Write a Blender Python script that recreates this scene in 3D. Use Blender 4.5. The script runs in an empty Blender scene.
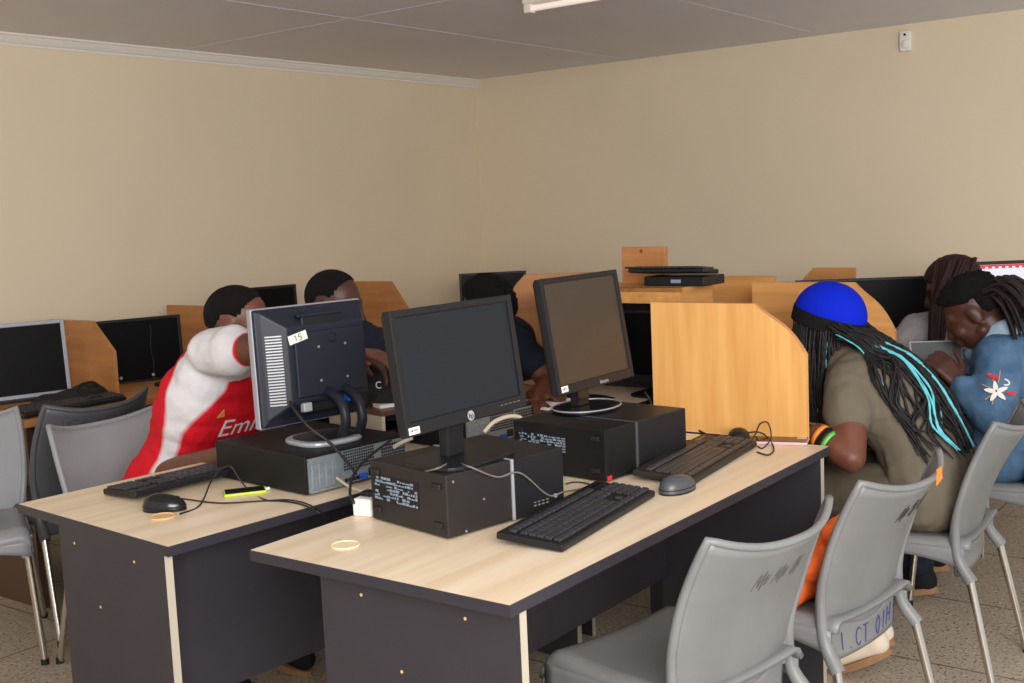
import bpy, bmesh, math, random
from mathutils import Vector, Matrix, noise
from mathutils.bvhtree import BVHTree
random.seed(7)
SC = bpy.context.scene
COL = SC.collection
PI = math.pi
V = Vector

# ------------------------------------------------------------------ camera, light, exposure
FPX, PITCH, ROLL, CAMH = 1156.84, 0.114827, -0.04453, 1.45
def cam_axes():
    F = V((0, math.cos(PITCH), -math.sin(PITCH))); R = V((1, 0, 0)); U = V((0, math.sin(PITCH), math.cos(PITCH)))
    return (math.cos(ROLL)*R + math.sin(ROLL)*U, -math.sin(ROLL)*R + math.cos(ROLL)*U, F)
CR, CU, CF = cam_axes()
cam = bpy.data.objects.new('camera', bpy.data.cameras.new('camera'))
COL.objects.link(cam)
cam.matrix_world = Matrix(((CR.x, CU.x, -CF.x, 0), (CR.y, CU.y, -CF.y, 0), (CR.z, CU.z, -CF.z, CAMH), (0, 0, 0, 1)))
cam.data.sensor_width = 36.0
cam.data.lens = 36.0*FPX/1024.0
cam.data.clip_start = 0.05
SC.camera = cam

SC.view_settings.view_transform = 'Standard'
SC.view_settings.look = 'None'
SC.view_settings.gamma = 1.0
SC.view_settings.use_curve_mapping = False
SC.view_settings.exposure = 0.0

world = bpy.data.worlds.new('world'); SC.world = world
world.use_nodes = True
wn = world.node_tree; wn.nodes['Background'].inputs[0].default_value = (1.0, 0.985, 0.98, 1)
wn.nodes['Background'].inputs[1].default_value = 0.85

CEIL_H = 2.32
def area(name, loc, target, sx, sy, power, col):
    l = bpy.data.lights.new(name, 'AREA'); l.shape = 'RECTANGLE'; l.size = sx; l.size_y = sy; l.energy = power; l.color = col
    o = bpy.data.objects.new(name, l); COL.objects.link(o)
    o.location = loc
    o.rotation_euler = (V(target)-V(loc)).to_track_quat('-Z', 'Y').to_euler()
    return o
area('daylight_window_behind', (0.9, -1.8, 1.9), (0.0, 4.2, 0.9), 2.6, 1.2, 170, (1.0, 0.97, 0.95))
area('ceiling_bounce_above_camera', (0.6, 0.5, CEIL_H-0.04), (0.35, 2.6, 0.75), 2.2, 1.6, 75, (1.0, 0.97, 0.94))  # stands for light bounced off the ceiling, no lamp hangs here

# ------------------------------------------------------------------ geometry of the place
# rows of desks run along direction A, the seats face along direction B; W(s, t, z) is measured from the front desk's near corner
TH = 0.923
ORG = V((-0.025, 1.986, 0))
DA = V((math.cos(TH), math.sin(TH), 0)); DB = V((-math.sin(TH), math.cos(TH), 0))
def W(s, t, z=0.0): return ORG + DA*s + DB*t + V((0, 0, z))
def ray(u, v): return CF + CR*((u-512)/FPX) - CU*((v-341.5)/FPX)
def at(u, v, y):                      # point of the place at forward distance y
    d = ray(u, v); return V((0, 0, CAMH)) + d*(y/d.y)
def onz(u, v, z):                     # point of the place at height z
    d = ray(u, v); return V((0, 0, CAMH)) + d*((z-CAMH)/d.z)
DESK = 0.75
CEIL = 2.32
RTH = 0.9287
RA = V((math.cos(RTH), math.sin(RTH), 0)); RB = V((-math.sin(RTH), math.cos(RTH), 0))
CORNER = V((-0.171, 7.98, 0))

# ------------------------------------------------------------------ materials
MATS = {}
def srgb(r, g, b):
    f = lambda c: (c/255/12.92) if c/255 <= 0.04045 else ((c/255+0.055)/1.055)**2.4
    return (f(r), f(g), f(b), 1)
def mat(name, col, rough=0.5, metal=0.0, spec=0.5, noise_amt=0.0, noise_scale=20.0, col2=None, stretch=(1, 1, 1), bump=0.0, bump_scale=80.0, emit=0.0, coat=0.0):
    if name in MATS: return MATS[name]
    m = bpy.data.materials.new(name); m.use_nodes = True
    nt = m.node_tree; b = nt.nodes['Principled BSDF']
    b.inputs['Base Color'].default_value = col
    b.inputs['Roughness'].default_value = rough
    b.inputs['Metallic'].default_value = metal
    b.inputs['Specular IOR Level'].default_value = spec
    if coat: b.inputs['Coat Weight'].default_value = coat
    if emit:
        b.inputs['Emission Color'].default_value = col; b.inputs['Emission Strength'].default_value = emit
    tc = nt.nodes.new('ShaderNodeTexCoord')
    if noise_amt or col2:
        mp = nt.nodes.new('ShaderNodeMapping'); mp.inputs['Scale'].default_value = stretch
        nz = nt.nodes.new('ShaderNodeTexNoise'); nz.inputs['Scale'].default_value = noise_scale; nz.inputs['Detail'].default_value = 6
        rp = nt.nodes.new('ShaderNodeValToRGB')
        c2 = col2 or tuple(c*(1-noise_amt) for c in col[:3])+(1,)
        rp.color_ramp.elements[0].color = c2; rp.color_ramp.elements[1].color = col
        rp.color_ramp.elements[0].position = 0.33; rp.color_ramp.elements[1].position = 0.66
        nt.links.new(tc.outputs['Object'], mp.inputs[0]); nt.links.new(mp.outputs[0], nz.inputs['Vector'])
        nt.links.new(nz.outputs['Fac'], rp.inputs[0]); nt.links.new(rp.outputs[0], b.inputs['Base Color'])
    if bump:
        n2 = nt.nodes.new('ShaderNodeTexNoise'); n2.inputs['Scale'].default_value = bump_scale; n2.inputs['Detail'].default_value = 4
        bp = nt.nodes.new('ShaderNodeBump'); bp.inputs['Strength'].default_value = bump; bp.inputs['Distance'].default_value = 0.01
        nt.links.new(tc.outputs['Object'], n2.inputs['Vector']); nt.links.new(n2.outputs['Fac'], bp.inputs['Height']); nt.links.new(bp.outputs[0], b.inputs['Normal'])
    MATS[name] = m
    return m
def attr_mat(name, col_lo, col_hi, rough=0.8, lo_hi2=None, bump=0.15, bump_scale=120.0):
    """colour switches where the point attribute 'pat' passes 0 (a dyed or printed pattern of the cloth)"""
    if name in MATS: return MATS[name]
    m = bpy.data.materials.new(name); m.use_nodes = True
    nt = m.node_tree; b = nt.nodes['Principled BSDF']; b.inputs['Roughness'].default_value = rough; b.inputs['Specular IOR Level'].default_value = 0.25
    a = nt.nodes.new('ShaderNodeAttribute'); a.attribute_name = 'pat'
    mr = nt.nodes.new('ShaderNodeMapRange'); mr.inputs[1].default_value = -0.0025; mr.inputs[2].default_value = 0.0025
    mx = nt.nodes.new('ShaderNodeMix'); mx.data_type = 'RGBA'
    mx.inputs[6].default_value = col_lo; mx.inputs[7].default_value = col_hi
    nt.links.new(a.outputs['Fac'], mr.inputs[0]); nt.links.new(mr.outputs[0], mx.inputs[0]); nt.links.new(mx.outputs[2], b.inputs['Base Color'])
    if lo_hi2:
        a2 = nt.nodes.new('ShaderNodeAttribute'); a2.attribute_name = 'pat2'
        mr2 = nt.nodes.new('ShaderNodeMapRange'); mr2.inputs[1].default_value = -0.002; mr2.inputs[2].default_value = 0.002
        mx2 = nt.nodes.new('ShaderNodeMix'); mx2.data_type = 'RGBA'; mx2.inputs[7].default_value = lo_hi2
        nt.links.new(a2.outputs['Fac'], mr2.inputs[0]); nt.links.new(mr2.outputs[0], mx2.inputs[0]); nt.links.new(mx.outputs[2], mx2.inputs[6]); nt.links.new(mx2.outputs[2], b.inputs['Base Color'])
    tc = nt.nodes.new('ShaderNodeTexCoord')
    n2 = nt.nodes.new('ShaderNodeTexNoise'); n2.inputs['Scale'].default_value = bump_scale
    bp = nt.nodes.new('ShaderNodeBump'); bp.inputs['Strength'].default_value = bump; bp.inputs['Distance'].default_value = 0.01
    nt.links.new(tc.outputs['Object'], n2.inputs['Vector']); nt.links.new(n2.outputs['Fac'], bp.inputs['Height']); nt.links.new(bp.outputs[0], b.inputs['Normal'])
    MATS[name] = m
    return m

M_wallL = mat('wall_paint_left', srgb(233, 219, 193), 0.9, spec=0.2, noise_amt=0.04, noise_scale=1.5)
M_wallR = mat('wall_paint_right', srgb(233, 219, 193), 0.9, spec=0.2, noise_amt=0.05, noise_scale=1.2)
M_ceil = mat('ceiling_paint', srgb(232, 230, 236), 0.9, spec=0.2, noise_amt=0.05, noise_scale=1.5)
M_white = mat('white_gloss_paint', srgb(236, 232, 226), 0.45)
M_desk = mat('desk_wood_light', srgb(244, 226, 198), 0.36, noise_amt=0.0, noise_scale=1.0, col2=srgb(230, 206, 172), stretch=(1.6, 26, 26))
M_beech = mat('beech_board', srgb(236, 182, 108), 0.42, noise_scale=1.0, col2=srgb(222, 162, 90), stretch=(34, 34, 2.5))
M_beechh = mat('beech_board_horizontal', srgb(218, 160, 94), 0.45, noise_scale=1.0, col2=srgb(198, 138, 76), stretch=(2.5, 30, 34))
M_browndim = mat('brown_dim_board', srgb(196, 138, 84), 0.5, noise_scale=1.0, col2=srgb(172, 116, 66), stretch=(3, 24, 24))  # brown wood, also carries the weaker light on the far boards
M_brownshelf = mat('brown_shelf', srgb(92, 66, 54), 0.4, noise_amt=0.2, noise_scale=6)
M_dark = mat('charcoal_laminate', srgb(52, 49, 56), 0.5, noise_amt=0.12, noise_scale=9)
M_darkedge = mat('charcoal_edge_band', srgb(48, 45, 53), 0.45)
M_cream = mat('cream_edge_tape', srgb(184, 176, 158), 0.6)
M_chair = mat('grey_chair_plastic', srgb(128, 129, 129), 0.42, noise_amt=0.16, noise_scale=6, bump=0.03, bump_scale=300)
M_chaird = mat('dark_grey_chair_plastic', srgb(84, 85, 90), 0.45, noise_amt=0.08, noise_scale=14)
M_chairl = mat('grey_chair_plastic_lit', srgb(150, 152, 156), 0.4, noise_amt=0.05, noise_scale=14)  # paler copy of the grey chair plastic, light on it painted in
M_steel = mat('chrome_tube', srgb(205, 200, 192), 0.22, metal=1.0)
M_black = mat('black_plastic', srgb(28, 28, 31), 0.42, spec=0.3)
M_blackgl = mat('black_gloss_plastic', srgb(22, 22, 25), 0.18)
M_blackmat = mat('black_sheet_metal', srgb(24, 23, 24), 0.5, spec=0.3, noise_amt=0.15, noise_scale=8)
M_blackbrown = mat('black_warm_case', srgb(42, 38, 37), 0.5, spec=0.35, noise_amt=0.15, noise_scale=8)
M_screen = mat('screen_off_grey', srgb(30, 34, 40), 0.33, spec=0.22)
M_screenw = mat('screen_off_warm_reflection', srgb(64, 52, 43), 0.30, spec=0.35)  # brown reflection is put into the base colour
M_screenb = mat('screen_off_black', srgb(10, 10, 11), 0.4, spec=0.12)
M_navybk = mat('blue_black_housing', srgb(30, 33, 45), 0.4, spec=0.35)
M_silver = mat('silver_plastic', srgb(176, 178, 184), 0.35, metal=0.3)
M_silverfr = mat('silver_bezel', srgb(158, 160, 172), 0.4, metal=0.15)
M_zinc = mat('zinc_plate', srgb(160, 172, 180), 0.4, metal=0.5, noise_amt=0.2, noise_scale=60)
M_label = mat('label_print', srgb(132, 148, 166), 0.6)
M_paper = mat('paper_white', srgb(238, 234, 228), 0.8)
M_book = mat('notebook_cover', srgb(222, 196, 188), 0.7)
M_blue = mat('vga_blue', srgb(28, 92, 200), 0.45)
M_red = mat('red_tag', srgb(215, 40, 36), 0.5)
M_green = mat('marker_green', srgb(50, 140, 70), 0.6)
M_key = mat('key_black', srgb(46, 46, 50), 0.5)
M_keyw = mat('key_brown_lit', srgb(62, 58, 56), 0.45)  # browner copy of the key colour, for keys with light on them
M_cable = mat('black_cable', srgb(28, 27, 28), 0.5)
M_cableg = mat('grey_cable', srgb(112, 108, 104), 0.5)
M_cablew = mat('beige_cable', srgb(206, 192, 172), 0.5)
M_lime = mat('lime_phone_shell', srgb(196, 216, 50), 0.4)
M_pink = mat('rose_phone_shell', srgb(222, 186, 190), 0.3, metal=0.3)
M_whitepl = mat('white_plastic', srgb(240, 238, 232), 0.4)
M_cap = mat('grommet_wood', srgb(228, 188, 136), 0.5)
M_ring = mat('grommet_cream', srgb(246, 226, 186), 0.5)
M_orange = mat('orange_cloth', srgb(240, 104, 34), 0.8, bump=0.3, bump_scale=40)
M_ink = mat('ink_blue', srgb(60, 72, 130), 0.7)
M_inkd = mat('ink_dark', srgb(84, 84, 88), 0.7)
M_inkb = mat('ink_black', srgb(56, 56, 60), 0.7)
M_bagblk = mat('black_bag_fabric', srgb(18, 18, 20), 0.8, bump=0.3, bump_scale=60)
M_skin = mat('skin_brown', srgb(112, 66, 48), 0.48, noise_amt=0.14, noise_scale=30, bump=0.06, bump_scale=400)
M_skind = mat('skin_deep_brown', srgb(76, 44, 34), 0.48, noise_amt=0.14, noise_scale=30, bump=0.06, bump_scale=400)
M_hair = mat('hair_black', srgb(17, 15, 15), 0.85, spec=0.2, bump=0.8, bump_scale=260)
M_braid = mat('braid_black', srgb(24, 22, 23), 0.6, spec=0.35)
M_teal = mat('braid_teal', srgb(98, 196, 208), 0.5)
M_loc = mat('loc_brown_black', srgb(32, 21, 22), 0.6, spec=0.3)
M_burg = mat('braid_burgundy', srgb(44, 22, 22), 0.6, spec=0.3)
M_eye = mat('eye_white', srgb(225, 215, 205), 0.3)
M_iris = mat('iris_dark', srgb(30, 18, 14), 0.2)
M_olive = mat('olive_cotton', srgb(108, 100, 86), 0.9, spec=0.15, bump=0.12, bump_scale=200)
M_olived = mat('olive_trouser', srgb(96, 87, 72), 0.9, spec=0.15, bump=0.12, bump_scale=200)
M_navy = mat('navy_cotton', srgb(34, 38, 52), 0.85, spec=0.2, bump=0.12, bump_scale=200)
M_blackcloth = mat('black_cotton', srgb(30, 30, 34), 0.85, spec=0.2, bump=0.12, bump_scale=200)
M_greytee = mat('grey_tee', srgb(150, 148, 150), 0.9, spec=0.15, noise_amt=0.12, noise_scale=60)
M_denim = mat('blue_denim', srgb(88, 118, 146), 0.85, spec=0.2, noise_scale=14, col2=srgb(62, 90, 120), bump=0.25, bump_scale=300)
M_denimpale = mat('pale_denim', srgb(150, 172, 190), 0.85, spec=0.2, noise_amt=0.15, noise_scale=40)
M_capblue = mat('cap_royal_blue', srgb(8, 36, 192), 0.85, spec=0.15, bump=0.1, bump_scale=200)
M_capband = mat('cap_black_band', srgb(24, 24, 27), 0.85, spec=0.15, bump=0.1, bump_scale=200)
M_bandO = mat('wristband_orange', srgb(240, 140, 40), 0.5)
M_bandG = mat('wristband_green', srgb(90, 206, 90), 0.5)
M_shoe = mat('shoe_cream', srgb(228, 214, 192), 0.7)
M_sole = mat('shoe_sole_tan', srgb(150, 112, 74), 0.7)
M_redc = mat('embroidery_red', srgb(196, 44, 58), 0.8)
M_whitec = mat('embroidery_white', srgb(226, 222, 214), 0.8)
M_goldc = mat('crest_gold', srgb(214, 168, 80), 0.6)
M_jersey = attr_mat('football_jersey', srgb(214, 22, 40), srgb(222, 220, 224), 0.75, lo_hi2=srgb(222, 26, 36))
M_jtext = mat('jersey_print', srgb(240, 232, 232), 0.7)
M_lampm = mat('lamp_tube', srgb(248, 232, 222), 0.4, emit=0.35)
M_lampbody = mat('lamp_body', srgb(232, 224, 216), 0.5)

def floor_mat():
    m = bpy.data.materials.new('terrazzo_tiles'); m.use_nodes = True
    nt = m.node_tree; b = nt.nodes['Principled BSDF']; b.inputs['Roughness'].default_value = 0.45
    tc = nt.nodes.new('ShaderNodeTexCoord'); L = nt.links.new
    n1 = nt.nodes.new('ShaderNodeTexNoise'); n1.inputs['Scale'].default_value = 3; n1.inputs['Detail'].default_value = 5
    r1 = nt.nodes.new('ShaderNodeValToRGB'); r1.color_ramp.elements[0].color = srgb(168, 154, 134); r1.color_ramp.elements[1].color = srgb(198, 186, 168)
    vo = nt.nodes.new('ShaderNodeTexNoise'); vo.inputs['Scale'].default_value = 95; vo.inputs['Detail'].default_value = 3
    r2 = nt.nodes.new('ShaderNodeValToRGB'); r2.color_ramp.elements[0].position = 0.36; r2.color_ramp.elements[1].position = 0.43
    r2.color_ramp.elements[0].color = (1, 1, 1, 1); r2.color_ramp.elements[1].color = (0, 0, 0, 1)
    mx = nt.nodes.new('ShaderNodeMix'); mx.data_type = 'RGBA'; mx.inputs[7].default_value = srgb(104, 78, 58)
    v3 = nt.nodes.new('ShaderNodeTexNoise'); v3.inputs['Scale'].default_value = 60; v3.inputs['Detail'].default_value = 3
    r3 = nt.nodes.new('ShaderNodeValToRGB'); r3.color_ramp.elements[0].position = 0.60; r3.color_ramp.elements[1].position = 0.68
    mx3 = nt.nodes.new('ShaderNodeMix'); mx3.data_type = 'RGBA'; mx3.inputs[7].default_value = srgb(222, 206, 180)
    br = nt.nodes.new('ShaderNodeTexBrick'); br.offset = 0.0; br.inputs['Scale'].default_value = 1.0
    br.inputs['Brick Width'].default_value = 0.60; br.inputs['Row Height'].default_value = 0.60; br.inputs['Mortar Size'].default_value = 0.004
    br.inputs['Color1'].default_value = (0, 0, 0, 1); br.inputs['Color2'].default_value = (0, 0, 0, 1); br.inputs['Mortar'].default_value = (1, 1, 1, 1)
    mx2 = nt.nodes.new('ShaderNodeMix'); mx2.data_type = 'RGBA'; mx2.inputs[7].default_value = srgb(110, 92, 76)
    for n in (n1, vo, v3, br): L(tc.outputs['Object'], n.inputs['Vector'])
    L(n1.outputs['Fac'], r1.inputs[0]); L(vo.outputs['Fac'], r2.inputs[0]); L(v3.outputs['Fac'], r3.inputs[0])
    L(r1.outputs[0], mx3.inputs[6]); L(r3.outputs[0], mx3.inputs[0])
    L(mx3.outputs[2], mx.inputs[6]); L(r2.outputs[0], mx.inputs[0])
    L(mx.outputs[2], mx2.inputs[6]); L(br.outputs['Color'], mx2.inputs[0]); L(mx2.outputs[2], b.inputs['Base Color'])
    return m
M_floor = floor_mat()

# ------------------------------------------------------------------ mesh helpers
def catmull(pts, n=8, closed=False):
    P = [V(p) for p in pts]
    if len(P) < 3: return P
    out = []
    N = len(P)
    rng = range(N) if closed else range(N-1)
    for i in rng:
        p1, p2 = P[i], P[(i+1) % N]
        p0 = P[i-1] if (i > 0 or closed) else p1*2-p2
        p3 = P[(i+2) % N] if (i+2 < N or closed) else p2*2-p1
        for k in range(n):
            t = k/n
            out.append(0.5*((2*p1)+(p2-p0)*t+(2*p0-5*p1+4*p2-p3)*t*t+(3*p1-p0-3*p2+p3)*t**3))
    if not closed: out.append(P[-1])
    return out

class MB:
    def __init__(self): self.v = []; self.f = []; self.s = []
    def add(self, verts, faces, smooth=False):
        o = len(self.v); self.v += [V(x) for x in verts]; self.f += [tuple(i+o for i in f) for f in faces]; self.s += [smooth]*len(faces)
        return self
    def box(self, x0, x1, y0, y1, z0, z1, M=None):
        vs = [V((x, y, z)) for z in (z0, z1) for y in (y0, y1) for x in (x0, x1)]
        if M: vs = [M @ q for q in vs]
        return self.add(vs, [(0, 2, 3, 1), (4, 5, 7, 6), (0, 1, 5, 4), (1, 3, 7, 5), (3, 2, 6, 7), (2, 0, 4, 6)])
    def rbox(self, x0, x1, y0, y1, z0, z1, r=0.004, seg=2, M=None):
        bm = bmesh.new()
        vs = [bm.verts.new((x, y, z)) for z in (z0, z1) for y in (y0, y1) for x in (x0, x1)]
        for f in [(0, 2, 3, 1), (4, 5, 7, 6), (0, 1, 5, 4), (1, 3, 7, 5), (3, 2, 6, 7), (2, 0, 4, 6)]: bm.faces.new([vs[i] for i in f])
        bmesh.ops.bevel(bm, geom=list(bm.edges), offset=r, segments=seg, profile=0.5, affect='EDGES')
        bm.verts.index_update()
        self.add([(M @ q.co if M else q.co.copy()) for q in bm.verts], [[q.index for q in f.verts] for f in bm.faces], False)
        bm.free(); return self
    def prism(self, poly, h0, h1, M=None):          # polygon in x,y extruded along z
        n = len(poly)
        vs = [V((p[0], p[1], h0)) for p in poly]+[V((p[0], p[1], h1)) for p in poly]
        if M: vs = [M @ q for q in vs]
        fs = [tuple(range(n))[::-1], tuple(range(n, 2*n))]+[(i, (i+1) % n, (i+1) % n+n, i+n) for i in range(n)]
        return self.add(vs, fs)
    def tube(self, pts, r, seg=8, cap=True, smooth=True):
        P = [V(p) for p in pts]; n = len(P)
        R = r if isinstance(r, (list, tuple)) else [r]*n
        ref = None; vs = []
        for i in range(n):
            d = (P[min(i+1, n-1)]-P[max(i-1, 0)])
            if d.length < 1e-9: d = V((0, 0, 1))
            d.normalize()
            if ref is None:
                ref = d.orthogonal().normalized()
            else:
                ref = (ref-d*ref.dot(d))
                ref = ref.normalized() if ref.length > 1e-6 else d.orthogonal().normalized()
            q = d.cross(ref)
            for k in range(seg):
                a = 2*PI*k/seg; vs.append(P[i]+(ref*math.cos(a)+q*math.sin(a))*R[i])
        fs = []
        for i in range(n-1):
            for k in range(seg):
                fs.append((i*seg+k, i*seg+(k+1) % seg, (i+1)*seg+(k+1) % seg, (i+1)*seg+k))
        self.add(vs, fs, smooth)
        if cap:
            self.add(vs[:seg], [tuple(range(seg))[::-1]]); self.add(vs[-seg:], [tuple(range(seg))])
        return self
    def cyl(self, c, r, h, seg=24, axis=(0, 0, 1), r2=None):
        c = V(c); a = V(axis).normalized()
        return self.tube([c, c+a*h], [r, r if r2 is None else r2], seg)
    def ell(self, c, rad, rot=None, nu=20, nv=12):
        vs = []; fs = []; c = V(c)
        for j in range(nv+1):
            ph = PI*j/nv
            for i in range(nu):
                a = 2*PI*i/nu
                q = V((rad[0]*math.sin(ph)*math.cos(a), rad[1]*math.sin(ph)*math.sin(a), rad[2]*math.cos(ph)))
                if rot: q = rot @ q
                vs.append(c+q)
        for j in range(nv):
            for i in range(nu):
                fs.append((j*nu+i, (j+1)*nu+i, (j+1)*nu+(i+1) % nu, j*nu+(i+1) % nu))
        return self.add(vs, fs, True)
    def cap(self, p0, p1, r0, r1=None, seg=16):     # tapered capsule
        r1 = r0 if r1 is None else r1
        p0 = V(p0); p1 = V(p1); d = p1-p0
        L = d.length
        if L < 1e-6: return self.ell(p0, (r0,)*3)
        d.normalize(); pts = []; rs = []
        for k in range(1, 5): a = PI/2*k/5; pts.append(p0-d*r0*math.cos(a)); rs.append(r0*math.sin(a))
        pts[0] = p0-d*r0*0.999; rs[0] = r0*0.05
        pts.append(p0); rs.append(r0); pts.append(p1); rs.append(r1)
        for k in range(4, 0, -1): a = PI/2*k/5; pts.append(p1+d*r1*math.cos(a)); rs.append(r1*math.sin(a))
        pts[-1] = p1+d*r1*0.999; rs[-1] = r1*0.05
        return self.tube(pts, rs, seg)
    def grid(self, fn, nu, nv, smooth=True, flip=False):
        vs = [V(fn(i/(nu-1), j/(nv-1))) for j in range(nv) for i in range(nu)]
        fs = []
        for j in range(nv-1):
            for i in range(nu-1):
                q = (j*nu+i, j*nu+i+1, (j+1)*nu+i+1, (j+1)*nu+i)
                fs.append(q[::-1] if flip else q)
        return self.add(vs, fs, smooth)
    def build(self, name, m, parent=None, loc=None, rot=None):
        me = bpy.data.meshes.new(name)
        me.from_pydata([tuple(q) for q in self.v], [], self.f)
        me.polygons.foreach_set('use_smooth', self.s)
        me.materials.append(m); me.update()
        o = bpy.data.objects.new(name, me); COL.objects.link(o)
        if parent: o.parent = parent
        if loc is not None: o.location = loc
        if rot is not None: o.rotation_euler = rot
        return o

def tag(o, label=None, cat=None, group=None, kind=None):
    if label: o['label'] = label
    if cat: o['category'] = cat
    if group: o['group'] = group
    if kind: o['kind'] = kind
    return o
def thing(name, label, cat, loc=(0, 0, 0), rotz=0.0, group=None):
    o = bpy.data.objects.new(name, None); COL.objects.link(o); o.empty_display_size = 0.1
    o.location = loc; o.rotation_euler = (0, 0, rotz)
    return tag(o, label, cat, group)
def copy_tree(o, parent=None):
    c = o.copy(); COL.objects.link(c)
    if parent: c.parent = parent
    for ch in list(o.children): copy_tree(ch, c)
    return c
def solidify(o, th, off=0.0):
    m = o.modifiers.new('solid', 'SOLIDIFY'); m.thickness = th; m.offset = off; return o
def bevel(o, w=0.003, seg=2):
    m = o.modifiers.new('bevel', 'BEVEL'); m.width = w; m.segments = seg; m.limit_method = 'ANGLE'; return o
def subd(o, n=1):
    m = o.modifiers.new('sub', 'SUBSURF'); m.levels = n; m.render_levels = n; return o
def remesh_bake(mb, voxel, smooth_it=6, disp=None, cut=None):
    """union of closed shapes -> one continuous smooth surface; returns (verts, faces)"""
    me = bpy.data.meshes.new('tmp'); me.from_pydata([tuple(q) for q in mb.v], [], mb.f); me.update()
    o = bpy.data.objects.new('tmp', me); COL.objects.link(o)
    r = o.modifiers.new('r', 'REMESH'); r.mode = 'VOXEL'; r.voxel_size = voxel; r.use_smooth_shade = True
    if smooth_it:
        s = o.modifiers.new('s', 'SMOOTH'); s.factor = 0.5; s.iterations = smooth_it
    dg = bpy.context.evaluated_depsgraph_get(); dg.update()
    ev = o.evaluated_get(dg)
    m2 = bpy.data.meshes.new_from_object(ev)
    bpy.data.objects.remove(o); bpy.data.meshes.remove(me)
    if disp:
        no = [q.normal.copy() for q in m2.vertices]
        for q, n in zip(m2.vertices, no): q.co = q.co + n*disp(q.co)
    m2.update()
    return m2
def link_mesh(me, name, m, parent=None, pat=None, pat2=None):
    me.name = name; me.materials.clear(); me.materials.append(m)
    me.polygons.foreach_set('use_smooth', [True]*len(me.polygons))
    for nm, fn in (('pat', pat), ('pat2', pat2)):
        if fn:
            at_ = me.attributes.new(nm, 'FLOAT', 'POINT')
            at_.data.foreach_set('value', [fn(q.co) for q in me.vertices])
    o = bpy.data.objects.new(name, me); COL.objects.link(o)
    if parent: o.parent = parent
    return o
def text_mb(s, size, bold=0.0):
    cu = bpy.data.curves.new('t', 'FONT'); cu.body = s; cu.size = size; cu.extrude = 0.0004; cu.offset = bold; cu.align_x = 'CENTER'; cu.align_y = 'CENTER'
    o = bpy.data.objects.new('t', cu); COL.objects.link(o)
    dg = bpy.context.evaluated_depsgraph_get(); dg.update()
    me = bpy.data.meshes.new_from_object(o.evaluated_get(dg))
    mb = MB(); mb.add([q.co.copy() for q in me.vertices], [tuple(p.vertices) for p in me.polygons])
    bpy.data.objects.remove(o); bpy.data.curves.remove(cu); bpy.data.meshes.remove(me)
    return mb
def xform(mb, M):
    mb.v = [M @ q for q in mb.v]; return mb
# simple stroke letters in a unit box, for handwriting
ST = {'Y': [[(0, 1), (.5, .5), (1, 1)], [(.5, .5), (.45, 0)]], 'E': [[(1, 1), (0, 1), (0, 0), (1, 0)], [(0, .5), (.8, .5)]],
      'S': [[(.95, .9), (.5, 1), (.1, .8), (.3, .55), (.8, .4), (.9, .15), (.4, 0), (0, .1)]], 'B': [[(0, 0), (0, 1), (.7, .95), (.75, .65), (0, .52), (.85, .4), (.85, .08), (0, 0)]],
      'T': [[(0, 1), (1, 1)], [(.5, 1), (.5, 0)]], 'R': [[(0, 0), (0, 1), (.8, .9), (.75, .6), (0, .5), (1, 0)]], 'I': [[(.5, 0), (.5, 1)]], 'C': [[(.95, .85), (.5, 1), (.1, .7), (.1, .3), (.45, 0), (.95, .15)]],
      'O': [[(.5, 1), (.1, .7), (.1, .3), (.5, 0), (.9, .3), (.9, .7), (.5, 1)]], 'H': [[(0, 0), (0, 1)], [(1, 0), (1, 1)], [(0, .5), (1, .5)]], '1': [[(.2, .8), (.5, 1), (.5, 0)]],
      '5': [[(.9, 1), (.2, 1), (.15, .55), (.7, .6), (.9, .3), (.6, 0), (.1, .08)]], '.': [[(.4, 0), (.5, .06)]], '~': [[(0, .1), (.2, .9), (.3, .2), (.5, 1), (.55, 0), (.75, .8), (.8, .2), (1, .7)], [(.1, .5), (.95, .55)]],
      '#': [[(0, .6), (.4, 1), (.2, .1), (.7, .9), (.5, .0), (1, .6)], [(.1, .2), (.9, .9)], [(.2, .8), (.9, .3)]], ' ': []}
def strokes(s, w, h, gap=0.3):
    out = []; x = 0
    for c in s:
        for st in ST.get(c, []): out.append([((x+p[0])*w, p[1]*h) for p in st])
        x += 1+gap
    return out, (x-gap)*w

# ------------------------------------------------------------------ the setting
def plane(name, corners, m):
    mb = MB(); mb.add(corners, [tuple(range(len(corners)))]); o = mb.build(name, m); o['kind'] = 'structure'; return o
def slab(name, c0, ax, ln, ay, wd, th, m):       # board from c0 along ax*ln, ay*wd, thickness along ax x ay
    mb = MB(); n = V(ax).cross(V(ay)).normalized()
    c0 = V(c0); a = V(ax)*ln; b = V(ay)*wd; t = n*th
    mb.add([c0, c0+a, c0+a+b, c0+b, c0+t, c0+a+t, c0+a+b+t, c0+b+t], [(0, 3, 2, 1), (4, 5, 6, 7), (0, 1, 5, 4), (1, 2, 6, 5), (2, 3, 7, 6), (3, 0, 4, 7)])
    o = mb.build(name, m); o['kind'] = 'structure'; return o
Z = V((0, 0, 1))
fl = MB(); fl.box(-7, 9, -5, 9, -0.1, 0.0)
o = fl.build('floor', M_floor, loc=tuple(CORNER - RB*0 - RA*4.0), rot=(0, 0, RTH)); o['kind'] = 'structure'
slab('wall_left', CORNER-RA*11+RB*0.12, RA, 11.12, -RB, 0.12, 0.001, M_wallL)
bpy.data.objects.remove(bpy.data.objects['wall_left'])
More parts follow.
